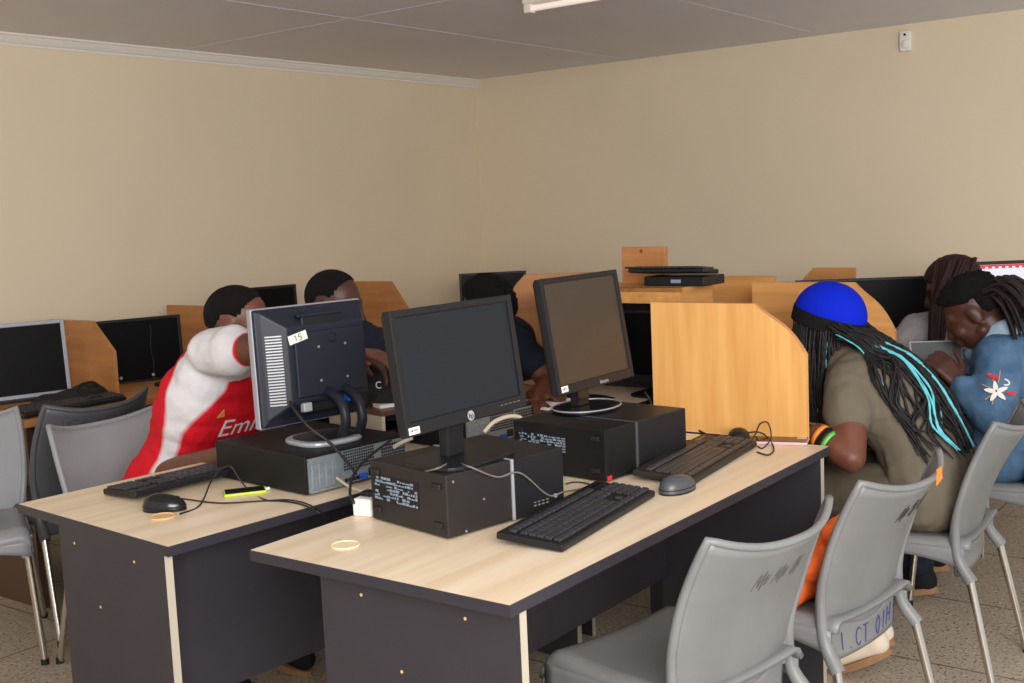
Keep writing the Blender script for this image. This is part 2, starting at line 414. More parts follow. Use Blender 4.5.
def wallbox(name, p0, d, ln, nrm, th, m):
    mb = MB(); d = V(d); n = V(nrm)*th; p0 = V(p0)
    a, b = p0, p0+d*ln
    q = [a, b, b+n, a+n]
    mb.add(q+[x+Z*CEIL for x in q], [(0, 1, 2, 3), (7, 6, 5, 4), (0, 4, 5, 1), (1, 5, 6, 2), (2, 6, 7, 3), (3, 7, 4, 0)])
    o = mb.build(name, m); o['kind'] = 'structure'; return o
wallbox('wall_left', CORNER, -RA, 10.5, RB, 0.12, M_wallL)
wallbox('wall_right', CORNER, -RB, 7.5, RA, 0.12, M_wallR)
cl = MB(); cl.box(-6.5, 0.12, -7.5, 0.12, CEIL, CEIL+0.1)
# seams of the ceiling boards, thin cover strips
o = cl.build('ceiling', M_ceil, loc=tuple(CORNER), rot=(0, 0, RTH)); o['kind'] = 'structure'
sm = MB()
for k in range(1, 6): sm.box(-6.5, 0, -1.22*k-0.006, -1.22*k+0.006, CEIL-0.0012, CEIL)
for k in range(1, 3): sm.box(-2.44*k-0.006, -2.44*k+0.006, -7.5, 0, CEIL-0.001, CEIL)
o = sm.build('ceiling_seam_strips', M_ceil, loc=tuple(CORNER), rot=(0, 0, RTH)); o.name = 'trim_2'; o['kind'] = 'structure'
# moulded white cornice on the left wall
prof = [(p0*0.62, p1*0.62) for p0, p1 in [(0, 0), (-0.0, -0.085), (-0.012, -0.085), (-0.016, -0.070), (-0.028, -0.062), (-0.048, -0.034), (-0.056, -0.020), (-0.070, -0.014), (-0.070, 0)]]
cm = MB(); n = len(prof)
vs = [CORNER - RA*k*10.0 + RB*p[0] + Z*(CEIL+p[1]) for k in (0, 1) for p in prof]
cm.add(vs, [(i, (i+1) % n, (i+1) % n+n, i+n) for i in range(n)]+[tuple(range(n)), tuple(range(2*n-1, n-1, -1))])
o = cm.build('trim_1', M_white); o['kind'] = 'structure'
# narrow plaster bead up the corner of the room
o = MB().tube([CORNER-RA*0.004-RB*0.004+Z*0.0, CORNER-RA*0.004-RB*0.004+Z*(CEIL-0.08)], 0.006, 6).build('trim_3', mat('plaster_bead', srgb(232, 216, 184), 0.9)); o['kind'] = 'structure'

# ------------------------------------------------------------------ ceiling lamp and wall sensor
p = onz(526, 9, CEIL-0.05)
t = thing('ceiling_lamp', 'white fluorescent tube fitting mounted under the grey ceiling', 'ceiling lamp', (p.x, p.y, CEIL), RTH-PI/2)
MB().rbox(0, 1.25, -0.03, 0.03, -0.035, 0.0, 0.006).build('housing', M_lampbody, t)
tb = MB(); tb.tube([(0.035, 0, -0.052), (1.215, 0, -0.052)], 0.013, 16); tb.build('tube', M_lampm, t)
for x in (0.0, 1.215): MB().rbox(x, x+0.035, -0.02, 0.02, -0.07, -0.03, 0.004).build('tube_socket', M_lampbody, t)
d = ray(907, 41)
kk = ((CORNER-V((0, 0, CAMH))).dot(RA))/d.dot(RA)
p = V((0, 0, CAMH))+d*kk
t = thing('wall_sensor', 'small white motion sensor box high on the right wall', 'sensor', p, RTH-PI/2)
bevel(MB().box(-0.03, 0.03, -0.035, 0.0, -0.055, 0.05).build('sensor_body', M_whitepl, t), 0.008, 3)
MB().ell((0, -0.033, -0.015), (0.02, 0.012, 0.026)).build('sensor_lens', M_paper, t)
MB().cyl((0, -0.03, 0.03), 0.006, -0.012, 12, (0, 1, 0)).build('indicator', M_capband, t)

# ------------------------------------------------------------------ desks
def desk(label, s_origin, rz, L, Wd, pt0, pt1, mod_t, s0=0.035, grom=None):
    t = thing('office_desk', label, 'desk', s_origin, rz)
    e = 0.0016
    MB().box(e, L-e, e, Wd-e, DESK-0.022, DESK).build('tabletop', M_desk, t)
    eb = MB(); z0, z1 = DESK-0.0235, DESK-0.0004
    eb.box(0, L, -0.0004, e, z0, z1).box(0, L, Wd-e, Wd, z0, z1).box(0, e, e, Wd-e, z0, z1).box(L-e, L, e, Wd-e, z0, z1)
    eb.build('edge_band', M_darkedge, t)
    for s in (s0, L-0.053):
        p_ = MB().box(s, s+0.018, pt0+0.002, pt1, 0.0, DESK-0.022).build('end_panel', M_dark, t)
        MB().box(s-0.0004, s+0.0184, pt0, pt0+0.002, 0.0, DESK-0.0225).build('edge_tape', M_cream, p_)
        for (tt, zz) in ((0.13, 0.69), (0.30, 0.55), (0.40, 0.69)):
            MB().cyl((s-0.0008, pt0+tt, zz), 0.0035, 0.002, 10, (1, 0, 0)).build('screw_cap', M_cap, p_)
    MB().box(s0+0.018, L-0.053, mod_t, mod_t+0.016, 0.31, DESK-0.022).build('modesty_panel', M_dark, t)
    if grom:
        c = grom[:2]
        g = MB().cyl((c[0], c[1], DESK-0.001), 0.030, 0.0035, 28).build('grommet', grom[2], t)
        MB().tube([(c[0]+0.030*math.cos(2*PI*k/28), c[1]+0.030*math.sin(2*PI*k/28), DESK+0.0025) for k in range(29)], 0.0022, 6).build('grommet_rim', grom[2], g)
    return t
L0, W0 = 1.491, 0.696
ATH = 0.847
AORG = V((-0.77, 2.458, 0))
desk('light wood desk with charcoal edge nearest the camera, two chairs on its right', ORG, TH, L0, W0, 0.004, 0.52, 0.50, grom=(0.122, 0.531, M_ring))
desk('light wood desk with charcoal edge behind the front desk, boy in red leaning on it', AORG, ATH, L0, W0, 0.018, 0.49, 0.16, 0.002, grom=(0.135, 0.235, M_cap))
desk('light wood desk under the girl in the blue cap, hidden behind the upright board', W(1.515, 0.11), TH, L0, W0, 0.004, 0.52, 0.50)
desk('light wood desk end to end behind the desk of the boys', AORG+V((math.cos(ATH), math.sin(ATH), 0))*1.62+DB*0.10+DA*(-0.0), TH, L0, W0, 0.018, 0.49, 0.16)
desk('light wood desk in the far right row under the wide black monitor', W(3.025, 0), TH, L0, W0, 0.004, 0.52, 0.50)
# long workbench of orange wood along the left wall
t = thing('long_bench', 'long orange wood bench along the left wall under the row of monitors', 'bench', W(0.70, 2.77), TH)
MB().rbox(0, 3.7, 0, 0.72, DESK-0.03, DESK, 0.003).build('bench_top', M_browndim, t)
for s in (0.05, 1.25, 2.45, 3.6): MB().box(s, s+0.025, 0.08, 0.70, 0, DESK-0.03).build('bench_panel', M_brownshelf, t)  # panels coloured dark for the shadow under the bench
MB().box(0.05, 3.62, 0.66, 0.68, 0.25, DESK-0.03).build('back_panel', M_brownshelf, t)

# ------------------------------------------------------------------ upright carrel boards
def carrel(label, p0, rz, ln, lowh, h, m, cham=0.32, th=0.018, z0=DESK, group=None, flat=False):
    """board standing on edge; local x runs from its open (chamfered) end"""
    t = thing('carrel_board', label, 'divider', (p0.x, p0.y, z0), rz, group)
    c = cham*ln
    if flat: poly = [(0, 0), (ln, 0), (ln, h), (c, h), (0, lowh)]
    else:
        pts = [(0, lowh)]
        for k in range(1, 9):
            u = k/9; pts.append((c*u, lowh+(h-lowh)*(u+0.28*math.sin(PI*u)*(1-u)*0.9)))
        pts.append((c, h))
        poly = [(0, 0), (ln, 0), (ln, h)]+pts[::-1]
    M = Matrix.Rotation(PI/2, 4, 'X')
    MB().prism(poly, -th/2, th/2, M).build('board', m, t)
    ed = MB(); P = [V((q[0], q[1], 0)) for q in (poly[2:])]
    for a_, b_ in zip(P[:-1], P[1:]):
        d_ = (b_-a_).normalized(); n_ = V((-d_.y, d_.x, 0))
        q = [a_, b_, b_-n_*0.0012, a_-n_*0.0012]
        vs = [M @ V((x.x, x.y, zz)) for zz in (-th/2-0.0003, th/2+0.0003) for x in q]
        ed.add(vs, [(0, 1, 2, 3), (7, 6, 5, 4), (0, 4, 5, 1), (1, 5, 6, 2), (2, 6, 7, 3), (3, 7, 4, 0)])
    ed.build('edge_strip', M_beechh if m is M_beech else m, t)
    return t
carrel('bright orange wood divider board standing at the far end of the front desk', W(1.535, 0.082), TH+PI/2, 0.50, 0.248, 0.392, M_beech, 0.31)
carrel('orange wood divider board behind the blue cap, with a sloped corner', W(2.325, 0.095), TH+PI/2, 0.52, 0.225, 0.392, M_beechh, 0.27)
carrel('orange divider board, second behind the blue cap, sloping down on its left', W(2.62, 1.06), TH-PI/2, 0.40, 0.22, 0.392, M_beechh, 0.2)
carrel('small brown divider board against the right wall above the wide black monitor', W(3.50, 0.93), TH-PI/2, 0.26, 0.28, 0.365, M_browndim, 0.25)
carrel('brown divider board leaning crooked behind the tall screen, rounded at its left', W(2.30, 1.70), TH-PI/2+0.5, 0.42, 0.34, 0.42, M_browndim, 0.14)
LW = W(1.30, 3.02)
carrel('orange divider board on the wall bench beside the silver monitor', W(1.27, 3.02), TH+PI/2, 0.46, 0.175, 0.30, M_browndim, 0.30, flat=True)
carrel('orange divider board behind the head of the boy in red', W(1.90, 3.02), TH+PI/2, 0.47, 0.175, 0.305, M_browndim, 0.30, flat=True)
carrel('orange divider board between the two boys with the short hair, sloped on its right', W(3.08, 3.0), TH+PI/2, 0.50, 0.19, 0.33, M_browndim, 0.22, flat=True)

# ------------------------------------------------------------------ hutch of the far desk with clutter
t = thing('computer_hutch', 'low orange wood hutch behind the upright board, dark inside', 'hutch', W(1.96, 0.715, DESK), TH)
MB().box(0, 0.24, 0, 0.62, 0.385, 0.40).build('top_board', M_beechh, t)
MB().box(0, 0.016, 0, 0.62, 0.345, 0.40).build('front_rail', M_beechh, t)
for y in (0.0, 0.604): MB().box(0.016, 0.24, y, y+0.016, 0, 0.385).build('side_board', M_beechh, t)
MB().box(0.225, 0.24, 0.016, 0.604, 0, 0.385).build('back_board', M_dark, t)
MB().box(-0.001, 0.0, 0.27, 0.295, 0.37, 0.378).build('sticker', M_zinc, t)
t = thing('wood_offcut', 'square brown wood board standing on top of the hutch', 'board', W(2.165, 0.88, DESK+0.40), TH+PI/2)
MB().rbox(0, 0.185, -0.012, 0.012, 0, 0.135, 0.002).build('board', M_browndim, t)
kn = MB()
for x, z in ((0.10, 0.12), (0.085, 0.05), (0.06, 0.047)): kn.cyl((x, 0.0122, z), 0.007, 0.0006, 10, (0, 1, 0)); kn.cyl((x, -0.0128, z), 0.007, 0.0006, 10, (0, 1, 0))
kn.build('knot', mat('wood_knot', srgb(120, 72, 40), 0.6), t)

# ------------------------------------------------------------------ computers
def cam_M(cx, cy, cz, rz, tilt):       # screen frame: x right, y out of the screen towards viewer = -Y local
    return Matrix.Translation((cx, cy, cz)) @ Matrix.Rotation(rz, 4, 'Z') @ Matrix.Rotation(-tilt, 4, 'X')
def monitor(label, c, yaw, tilt, w, h, base_z, bez=0.018, bot=0.028, depth=0.05, m_fr=None, m_sc=None, base='plate', group=None, neck_back=0.05):
    """c = centre of the screen face; yaw = direction of its right side"""
    t = thing('computer_monitor', label, 'monitor', (c.x, c.y, base_z), yaw, group)
    m_fr = m_fr or M_black; m_sc = m_sc or M_screen
    M = Matrix.Translation((0, 0, c.z-base_z)) @ Matrix.Rotation(-tilt, 4, 'X')
    fr = MB(); y0, y1 = 0.0, 0.022
    X, Zh = w/2, h/2
    for (x0, x1, z0, z1) in ((-X, -X+bez, -Zh, Zh), (X-bez, X, -Zh, Zh), (-X+bez, X-bez, Zh-bez, Zh), (-X+bez, X-bez, -Zh, -Zh+bot)):
        fr.rbox(x0, x1, y0, y1, z0, z1, 0.0025, 2, M)
    fr.build('bezel', m_fr, t)
    MB().box(-X+bez-0.002, X-bez+0.002, 0.005, 0.02, -Zh+bot-0.002, Zh-bez+0.002, M).build('screen', m_sc, t)
    # housing behind: tapered
    bk = MB(); pl = [(-X+0.004, -Zh+0.004), (X-0.004, -Zh+0.004), (X-0.004, Zh-0.004), (-X+0.004, Zh-0.004)]
    pi_ = [(-X*0.72, -Zh*0.74), (X*0.72, -Zh*0.74), (X*0.72, Zh*0.70), (-X*0.72, Zh*0.70)]
    vs = [M @ V((p[0], 0.02, p[1])) for p in pl]+[M @ V((p[0], 0.03, p[1])) for p in pl]+[M @ V((p[0], depth, p[1])) for p in pi_]
    fs = [(0, 1, 2, 3)]+[(i+4*k, i+4*(k+1), (i+1) % 4+4*(k+1), (i+1) % 4+4*k) for k in (0, 1) for i in range(4)]+[(11, 10, 9, 8)]
    bk.add(vs, fs); bevel(bk.build('housing', M_black if m_fr is not M_silverfr else M_silverfr, t), 0.004, 2)
    # neck and base
    nb = neck_back
    pz = (M @ V((0, depth, -Zh*0.45)))
    nk = MB()
    nk.rbox(-0.03, 0.03, pz.y-0.012, pz.y+0.016, 0.006, pz.z+0.02, 0.006)
    nk.build('neck', M_blackgl if base == 'disc' else M_black, t)
    if base == 'plate':
        bp = MB(); yb = pz.y
        pts = []
        for k in range(24):
            a = 2*PI*k/24; e = 4.0
            cx = math.copysign(abs(math.cos(a))**(2/e), math.cos(a))*0.125; cy = math.copysign(abs(math.sin(a))**(2/e), math.sin(a))*0.09
            pts.append((cx, yb-0.02+cy))
        bp.prism(pts, 0.0, 0.010); bevel(bp.build('base', M_black, t), 0.003)
    elif base == 'disc':
        yb = pz.y; bp = MB(); pts = [(0.115*math.cos(2*PI*k/40), yb-0.02+0.09*math.sin(2*PI*k/40)) for k in range(40)]
        bp.prism(pts, 0, 0.009); bevel(bp.build('base', M_blackgl, t), 0.003)
        MB().tube([(0.113*math.cos(2*PI*k/40), yb-0.02+0.088*math.sin(2*PI*k/40), 0.009) for k in range(41)], 0.0022, 6).build('base_rim', M_silver, t)
    t['_m'] = 1
    del t['_m']
    return t, M
def on_screen(mb, M, x, z, y=-0.0008):   # text meshes lie in XY -> stand them up facing -Y
    return xform(mb, M @ Matrix.Translation((x, y, z)) @ Matrix.Rotation(PI/2, 4, 'X'))

# front black widescreen on its case
HPC = V((-0.112, 2.552, 1.115)); CASEZ = DESK+0.142
t, M = monitor('black widescreen monitor with a round silver logo, on the nearest black case', HPC, 0.918, 0.128, 0.420, 0.268, CASEZ, 0.016, 0.030)
MB().cyl((0, 0, 0), 0.0125, 0.0008, 28, (0, 0, 1)).build('x', M_silver).name = 'tmpdisc'
dsc = bpy.data.objects['tmpdisc']; bpy.data.objects.remove(dsc)
lg = on_screen(MB().cyl((0, 0, 0), 0.0115, 0.001, 28), M, 0.0, -0.121); lg = lg.build('round_logo', M_silver, t)
on_screen(text_mb('hp', 0.0165), M, 0.0, -0.1215, -0.0022).build('logo_letters', M_darkedge, lg)
st = on_screen(MB().box(-0.017, 0.017, -0.0075, 0.0075, 0, 0.0004), M, -0.188, -0.1215).build('asset_sticker', M_paper, t)
on_screen(text_mb('HP 1911', 0.007), M, -0.188, -0.1215, -0.0018).build('sticker_print', M_darkedge, st)
bt = MB()
for k in range(5): bt.box(0.11+0.016*k, 0.119+0.016*k, -0.0012, 0.001, -0.1175, -0.1155, M)
bt.build('menu_buttons', M_cableg, t)
# tall screen with the warm reflection painted into its colour
LNC = V((0.214, 3.157, 1.108))
t, M = monitor('black squarish monitor with warm brown reflections, on the far case', LNC, 0.932, 0.154, 0.386, 0.312, DESK+0.138, 0.015, 0.026, m_sc=M_screenw, base='disc')
on_screen(text_mb('lenovo', 0.016), M, 0.03, -0.146).build('brand_letters', M_silver, t)
st = on_screen(MB().box(-0.016, 0.016, -0.008, 0.008, 0, 0.0004), M, -0.165, -0.140).build('asset_sticker', M_paper, t)
on_screen(text_mb('HP 1', 0.008), M, -0.165, -0.140, -0.0018).build('sticker_print', M_red, st)

def pc_tower(label, s0, t0, rz_off, w, d, h, org=ORG, th=TH, kind='hp', z=DESK):
    """case lying flat; local x along its front face, y away behind the label side"""
    base = org + V((math.cos(th), math.sin(th), 0))*s0 + V((-math.sin(th), math.cos(th), 0))*t0
    t = thing('computer_case', label, 'computer', (base.x, base.y, z), th+rz_off)
    return t
# nearest case
hb = V((-0.154, 2.407, 0))
t = thing('computer_case', 'black computer case lying flat on the front desk, under the widescreen monitor', 'computer', (hb.x, hb.y, DESK), 0.745)
w, d, h = 0.353, 0.273, 0.142
MB().rbox(0, w*0.535, 0, d, 0.004, h, 0.003).build('shell', M_blackbrown, t)
MB().rbox(w*0.55, w, -0.002, d+0.001, 0.003, h+0.001, 0.004).build('front_bezel', M_black, t)
MB().rbox(w*0.535-0.001, w*0.552, -0.0035, d, 0.003, h+0.001, 0.001).build('silver_strip', M_silver, t)
ft = MB()
for y, z in ((0.03, 0.03), (0.03, 0.115), (0.25, 0.03), (0.25, 0.118)):
    ft.rbox(-0.006, 0.001, y-0.014, y+0.014, z-0.006, z+0.006, 0.002)
ft.build('rubber_feet', M_cable, t)
# printed label with rows of small marks
lb = MB().box(-0.0008, 0, 0.095, 0.262, 0.050, 0.112).build('rating_label', M_black, t)
mk = MB(); random.seed(3)
for r in range(7):
    y = 0.100
    while y < 0.252:
        l = random.uniform(0.004, 0.013)
        if random.random() < 0.82 and not (0.205 < y < 0.232 and 1 < r < 5): mk.box(-0.0013, -0.0007, y, min(y+l, 0.258), 0.054+r*0.008, 0.054+r*0.008+random.choice((0.003, 0.005, 0.006)))
        y += l+random.uniform(0.001, 0.004)
mk.build('label_print', M_label, lb)
pt = MB()
for k in range(4): pt.box(0.285+0.013*(k % 4)-0.052+0.02, 0.292+0.013*(k % 4)-0.052+0.02, -0.0035, -0.001, 0.022, 0.0255); 
for k in range(4): pt.box(0.253+0.013*k, 0.260+0.013*k, -0.0035, -0.001, 0.030, 0.0325)
pt.build('front_ports', M_cableg, t)
MB().cyl((0.322, -0.0015, 0.034), 0.005, -0.003, 16, (0, 1, 0)).build('power_button', M_silver, t)
sc = MB()
for x, z in ((0.02, 0.125), (0.105, 0.07), (0.05, 0.01)): sc.cyl((x, 0.0005, z), 0.003, -0.0012, 10, (0, 1, 0))
sc.build('screw', M_zinc, t)
# far case
t = thing('computer_case', 'black computer case with a red corner tag, under the squarish monitor', 'computer', (0.222, 2.853, DESK), 0.83)
w, d, h = 0.36, 0.31, 0.136
MB().rbox(0, w*0.36, 0, d, 0.004, h, 0.003).build('shell', M_blackmat, t)
MB().rbox(w*0.38, w, -0.002, d, 0.003, h+0.001, 0.004).build('front_bezel', M_black, t)
MB().rbox(w*0.36-0.001, w*0.378, -0.0035, d, 0.003, h+0.001, 0.001).build('grey_strip', mat('dark_grey_strip', srgb(74, 74, 76), 0.4), t)
lb = MB().box(-0.0008, 0, 0.125, 0.300, 0.062, 0.108).build('rating_label', M_black, t)
mk = MB()
for r in range(6):
    y = 0.130
    while y < 0.285:
        l = random.uniform(0.005, 0.014)
        if random.random() < 0.8: mk.box(-0.0013, -0.0007, y, min(y+l, 0.296), 0.065+r*0.007, 0.065+r*0.007+random.choice((0.003, 0.004, 0.0055)))
        y += l+random.uniform(0.002, 0.005)
mk.build('label_print', M_label, lb)
MB().box(0.004, 0.022, -0.0012, 0.001, 0.006, 0.018).build('red_tag', M_red, t)
ft = MB()
for y, z in ((0.03, 0.03), (0.03, 0.112), (0.285, 0.03), (0.285, 0.112)): ft.rbox(-0.006, 0.001, y-0.013, y+0.013, z-0.006, z+0.006, 0.002)
ft.build('rubber_feet', M_cable, t)
vt = MB()
for k in range(12): vt.box(0.03, 0.034, -0.001, 0.001, 0.02+k*0.008, 0.024+k*0.008)
vt.build('front_vent', M_cable, t)

def rear_face(t, w, h, x_shift=0.0):
    """zinc rear plate with slots, ports and cables plugs on the y=0 side of a case"""
    rp = MB().box(0.008, w-0.006, -0.003, 0.001, 0.008, h-0.008).build('rear_plate', M_zinc, t)
    hl = MB()
    for i in range(14):
        for j in range(7):
            hl.box(w*0.36+i*0.0075, w*0.36+i*0.0075+0.005, -0.0042, -0.001, h*0.42+j*0.0075, h*0.42+j*0.0075+0.005)
    hl.build('vent_holes', M_cable, rp); hl = MB()
    for i in range(11):
        for j in range(8):
            hl.box(w*0.74+i*0.0075, w*0.74+i*0.0075+0.005, -0.0042, -0.001, 0.022+j*0.0085, 0.022+j*0.0085+0.0055)
    hl.build('vent_holes', M_cable, rp)
    sl = MB()
    for k in range(4): sl.rbox(0.018+0.022*k, 0.034+0.022*k, -0.006, 0.0, 0.016, h-0.026, 0.0015)
    sl.build('slot_cover', M_zinc, rp)
    MB().rbox(w*0.50, w*0.57, -0.014, 0.0, 0.012, 0.026, 0.002).build('vga_port', M_blue, rp)
    pp = MB()
    for k in range(4): pp.box(w*0.36+0.013*k, w*0.36+0.009+0.013*k, -0.006, 0, 0.012, 0.022)
    pp.rbox(w*0.60, w*0.68, -0.008, 0, 0.014, 0.036, 0.002)
    pp.build('port_block', M_cable, rp)
    MB().rbox(0.012, w*0.33, -0.007, 0, 0.006, 0.012, 0.001).build('bottom_bracket', M_zinc, rp)
    return rp
# flat slim case on the second desk, rear ports turned to the camera
AA = V((math.cos(ATH), math.sin(ATH), 0)); AB = V((-math.sin(ATH), math.cos(ATH), 0))
def WA(s, t_, z=0.0): return AORG+AA*s+AB*t_+Z*z
p = WA(0.452, 0.085)
t = thing('computer_case', 'flat black computer case showing its silver rear ports, beside the lime phone', 'computer', (p.x, p.y, DESK), ATH-0.02)
w, d, h = 0.34, 0.395, 0.103
MB().rbox(0, w, 0, d, 0.004, h, 0.003).build('shell', M_blackmat, t)
ft = MB()
for x, y in ((0.03, 0.03), (0.03, d-0.03), (w-0.03, 0.03), (w-0.03, d-0.03)): ft.cyl((x, y, 0), 0.012, 0.005, 14)
ft.build('rubber_feet', M_cable, t)
rear_face(t, w, h)
ST_CASE_TOP = DESK+h
# its monitor, back towards the camera
AC = V((-0.522, 3.075, 1.062)); yaw = 0.77
t = thing('computer_monitor', 'dark blue-black monitor seen from behind with the green 15 sticker', 'monitor', (AC.x, AC.y, ST_CASE_TOP), yaw)
M = Matrix.Translation((0, 0, AC.z-ST_CASE_TOP)) @ Matrix.Rotation(-0.03, 4, 'X')
X, Zh = 0.176, 0.158
MB().rbox(-X, X, 0.030, 0.052, -Zh, Zh, 0.004, 2, M).build('bezel', M_silverfr, t)
MB().box(-X+0.017, X-0.017, 0.0515, 0.0535, -Zh+0.017, Zh-0.017, M).build('screen', M_screenb, t)
bk = MB()
def rings(rs):
    vs = []
    for (x0, x1, z0, z1, y) in rs: vs += [M @ V(q) for q in ((x0, y, z0), (x1, y, z0), (x1, y, z1), (x0, y, z1))]
    n = len(rs); fs = [(0, 1, 2, 3)]
    for k in range(n-1):
        for i in range(4): fs.append((k*4+i, (k+1)*4+i, (k+1)*4+(i+1) % 4, k*4+(i+1) % 4))
    fs.append(tuple((n-1)*4+i for i in (3, 2, 1, 0)))
    return vs, fs
bk.add(*rings([(-X+0.003, X-0.003, -Zh+0.003, Zh-0.003, 0.034), (-X+0.003, X-0.003, -Zh+0.003, Zh-0.003, 0.022), (-X+0.02, X-0.012, -Zh+0.02, Zh-0.012, 0.016), (-X+0.075, X-0.03, -Zh+0.06, Zh-0.055, -0.020)]))
bevel(bk.build('housing', M_navybk, t), 0.005, 3)
pn = MB().rbox(-0.085, 0.135, -0.026, -0.010, -0.085, 0.088, 0.004, 2, M).build('back_panel', M_navybk, t)
rc = MB().rbox(-0.055, 0.075, -0.018, 0.012, 0.098, 0.128, 0.006, 2, M).build('handle_recess', M_black, t)
MB().rbox(-0.062, 0.082, -0.012, 0.012, 0.126, 0.134, 0.003, 2, M).build('handle_lip', M_navybk, rc)
vs_ = MB()
for k in range(24): vs_.rbox(-0.022, 0.022, -0.0025, 0.003, -0.098+k*0.0078, -0.098+k*0.0078+0.0045, 0.001, 1, M @ Matrix.Translation((-0.134, -0.002, 0)) @ Matrix.Rotation(-0.585, 4, 'Z'))
vs_.build('vent_slats', M_silver, t)
ss = MB()
for x in (-0.012, 0.074):
    for z in (-0.045, 0.045): ss.cyl(M @ V((x, -0.026, z)), 0.0035, 0.002, 12, M.to_3x3() @ V((0, -1, 0)))
ss.build('mounting_screw', M_zinc, pn)
MB().tube([M @ V((0.035+0.012*math.cos(a*PI/10), -0.0265, 0.066+0.012*math.sin(a*PI/10))) for a in range(21)], 0.0016, 6).build('round_emblem', M_black, pn)
lb = MB().box(-0.029, 0.029, -0.0008, 0, -0.012, 0.012, M @ Matrix.Translation((-0.075, -0.0268, 0.076)) @ Matrix.Rotation(-0.22, 4, 'Y'))
lb = lb.build('sticker', M_paper, t)
sk_, tw = strokes('15', 0.010, 0.015, 0.35); sm_ = MB(); Mx = M @ Matrix.Translation((-0.075, -0.0285, 0.076)) @ Matrix.Rotation(-0.22, 4, 'Y')
for s_ in sk_: sm_.tube(catmull([Mx @ V((x-tw/2, 0, z-0.0075)) for x, z in s_], 4), 0.0012, 5)
sm_.build('number_fifteen', M_green, lb)
pb = MB().rbox(-0.075, 0.085, -0.014, 0.010, -0.128, -0.096, 0.003, 2, M).build('port_recess', M_black, t)
MB().rbox(0.062, 0.086, -0.042, -0.012, -0.112, -0.090, 0.004, 2, M).build('vga_plug', M_blue, t)
MB().rbox(-0.075, -0.048, -0.030, -0.012, -0.122, -0.098, 0.003, 2, M).build('power_plug', M_silver, t)
sa = MB()      # twin arched stand arms
for x in (0.010, 0.064):
    sa.tube(catmull([(x, 0.0, 0.135), (x, -0.04, 0.128), (x, -0.085, 0.10), (x, -0.096, 0.055), (x, -0.075, 0.012)], 8), 0.0135, 12)
sa.build('stand_arm', M_navybk, t)
bs = MB(); pts = []
for k in range(32):
    a = 2*PI*k/32; pts.append((-0.01+0.095*math.copysign(abs(math.cos(a))**0.7, math.cos(a)), -0.02+0.088*math.copysign(abs(math.sin(a))**0.7, math.sin(a))))
bs.prism(pts, 0, 0.014); bevel(bs.build('base', M_silver, t), 0.006, 3)
MB().prism([(-0.01+(p[0]+0.01)*0.82, -0.02+(p[1]+0.02)*0.78) for p in pts], 0.014, 0.016).build('base_pad', M_navybk, t)

# second slim case further along the second desk
t = thing('computer_case', 'black computer case with tangled beige cable, between the two lit screens', 'computer', W(0.98, 0.90, DESK), TH-0.1)
MB().rbox(0, 0.30, 0, 0.30, 0.004, 0.10, 0.003).build('shell', M_blackmat, t)
rear_face(t, 0.30, 0.10)
# brown riser shelf
t = thing('riser_shelf', 'brown wooden riser shelf behind the widescreen monitor, open at the front', 'shelf', WA(0.93, 0.32, DESK), ATH-0.15)
MB().rbox(0, 0.50, 0, 0.30, 0.105, 0.12, 0.002).build('shelf_top', M_brownshelf, t)
for x in (0.0, 0.485): MB().rbox(x, x+0.012, 0, 0.30, 0, 0.105, 0.001).build('shelf_side', M_cream, t)
MB().box(0.012, 0.485, 0.28, 0.29, 0, 0.105).build('shelf_back', M_black, t)

# other monitors
monitor('silver framed monitor with a black screen on the wall bench, cut by the picture edge', at(10, 362, 4.72), 0.62, 0.10, 0.46, 0.315, DESK, 0.016, 0.018, m_fr=M_silverfr, m_sc=M_screenb)
t, M = monitor('black monitor on the wall bench between the first two divider boards', at(141, 351, 5.2), 0.60, 0.04, 0.385, 0.30, DESK, 0.014, 0.028, m_sc=M_screenb)
bb = MB()
for x in (-0.10, 0.045): bb.cyl(M @ V((x, -0.001, -0.112)), 0.007, 0.003, 14, (0, -1, 0))
bb.build('round_button', M_silver, t)
MB().tube([M @ V((0.05+0.004*math.sin(k), 0.004, -0.10+0.024*k)) for k in range(10)], 0.0018, 5).build('reflection_line', M_cable, t)  # dark line modelled for a reflection edge running up the screen
monitor('black monitor on the wall bench behind the head of the boy in red', at(268, 312, 6.1), 0.70, 0.02, 0.36, 0.27, DESK, 0.014, 0.022, m_sc=M_screenb)
monitor('black monitor in the far corner of the room behind the hidden boy', at(494, 300, 6.85), 0.12, 0.02, 0.40, 0.33, DESK, 0.014, 0.022, m_sc=M_screenb)
monitor('slim black monitor tucked right behind the squarish screen', at(580, 310, 4.05), 0.55, 0.02, 0.30, 0.24, DESK, 0.014, 0.03, m_sc=M_screenb)
monitor('wide black monitor against the right wall behind the blue cap girl', at(868, 318, 4.75), -0.10, 0.02, 0.58, 0.33, DESK, 0.012, 0.02, m_sc=M_screenb)
t, M = monitor('black monitor with a lit white page and red top stripe, at the right edge', at(1012, 300, 4.98), -0.12, 0.0, 0.44, 0.34, DESK, 0.014, 0.024, m_sc=mat('screen_lit', srgb(205, 210, 226), 0.4, emit=0.45))
rs = MB()
rs.box(-0.205, 0.205, 0.0035, 0.0052, 0.139, 0.155, M); rs.build('red_page_stripe', mat('screen_red', srgb(205, 30, 50), 0.4, emit=0.35), t)
ds = MB()
for k in range(14): ds.box(-0.195+0.028*k, -0.183+0.028*k, 0.002, 0.0038, 0.140, 0.147, M)
ds.build('page_icons', mat('screen_icon', srgb(238, 226, 226), 0.4, emit=0.35), t)
on_screen(text_mb('acer', 0.014), M, -0.19, 0.164).build('brand_letters', M_silver, t)
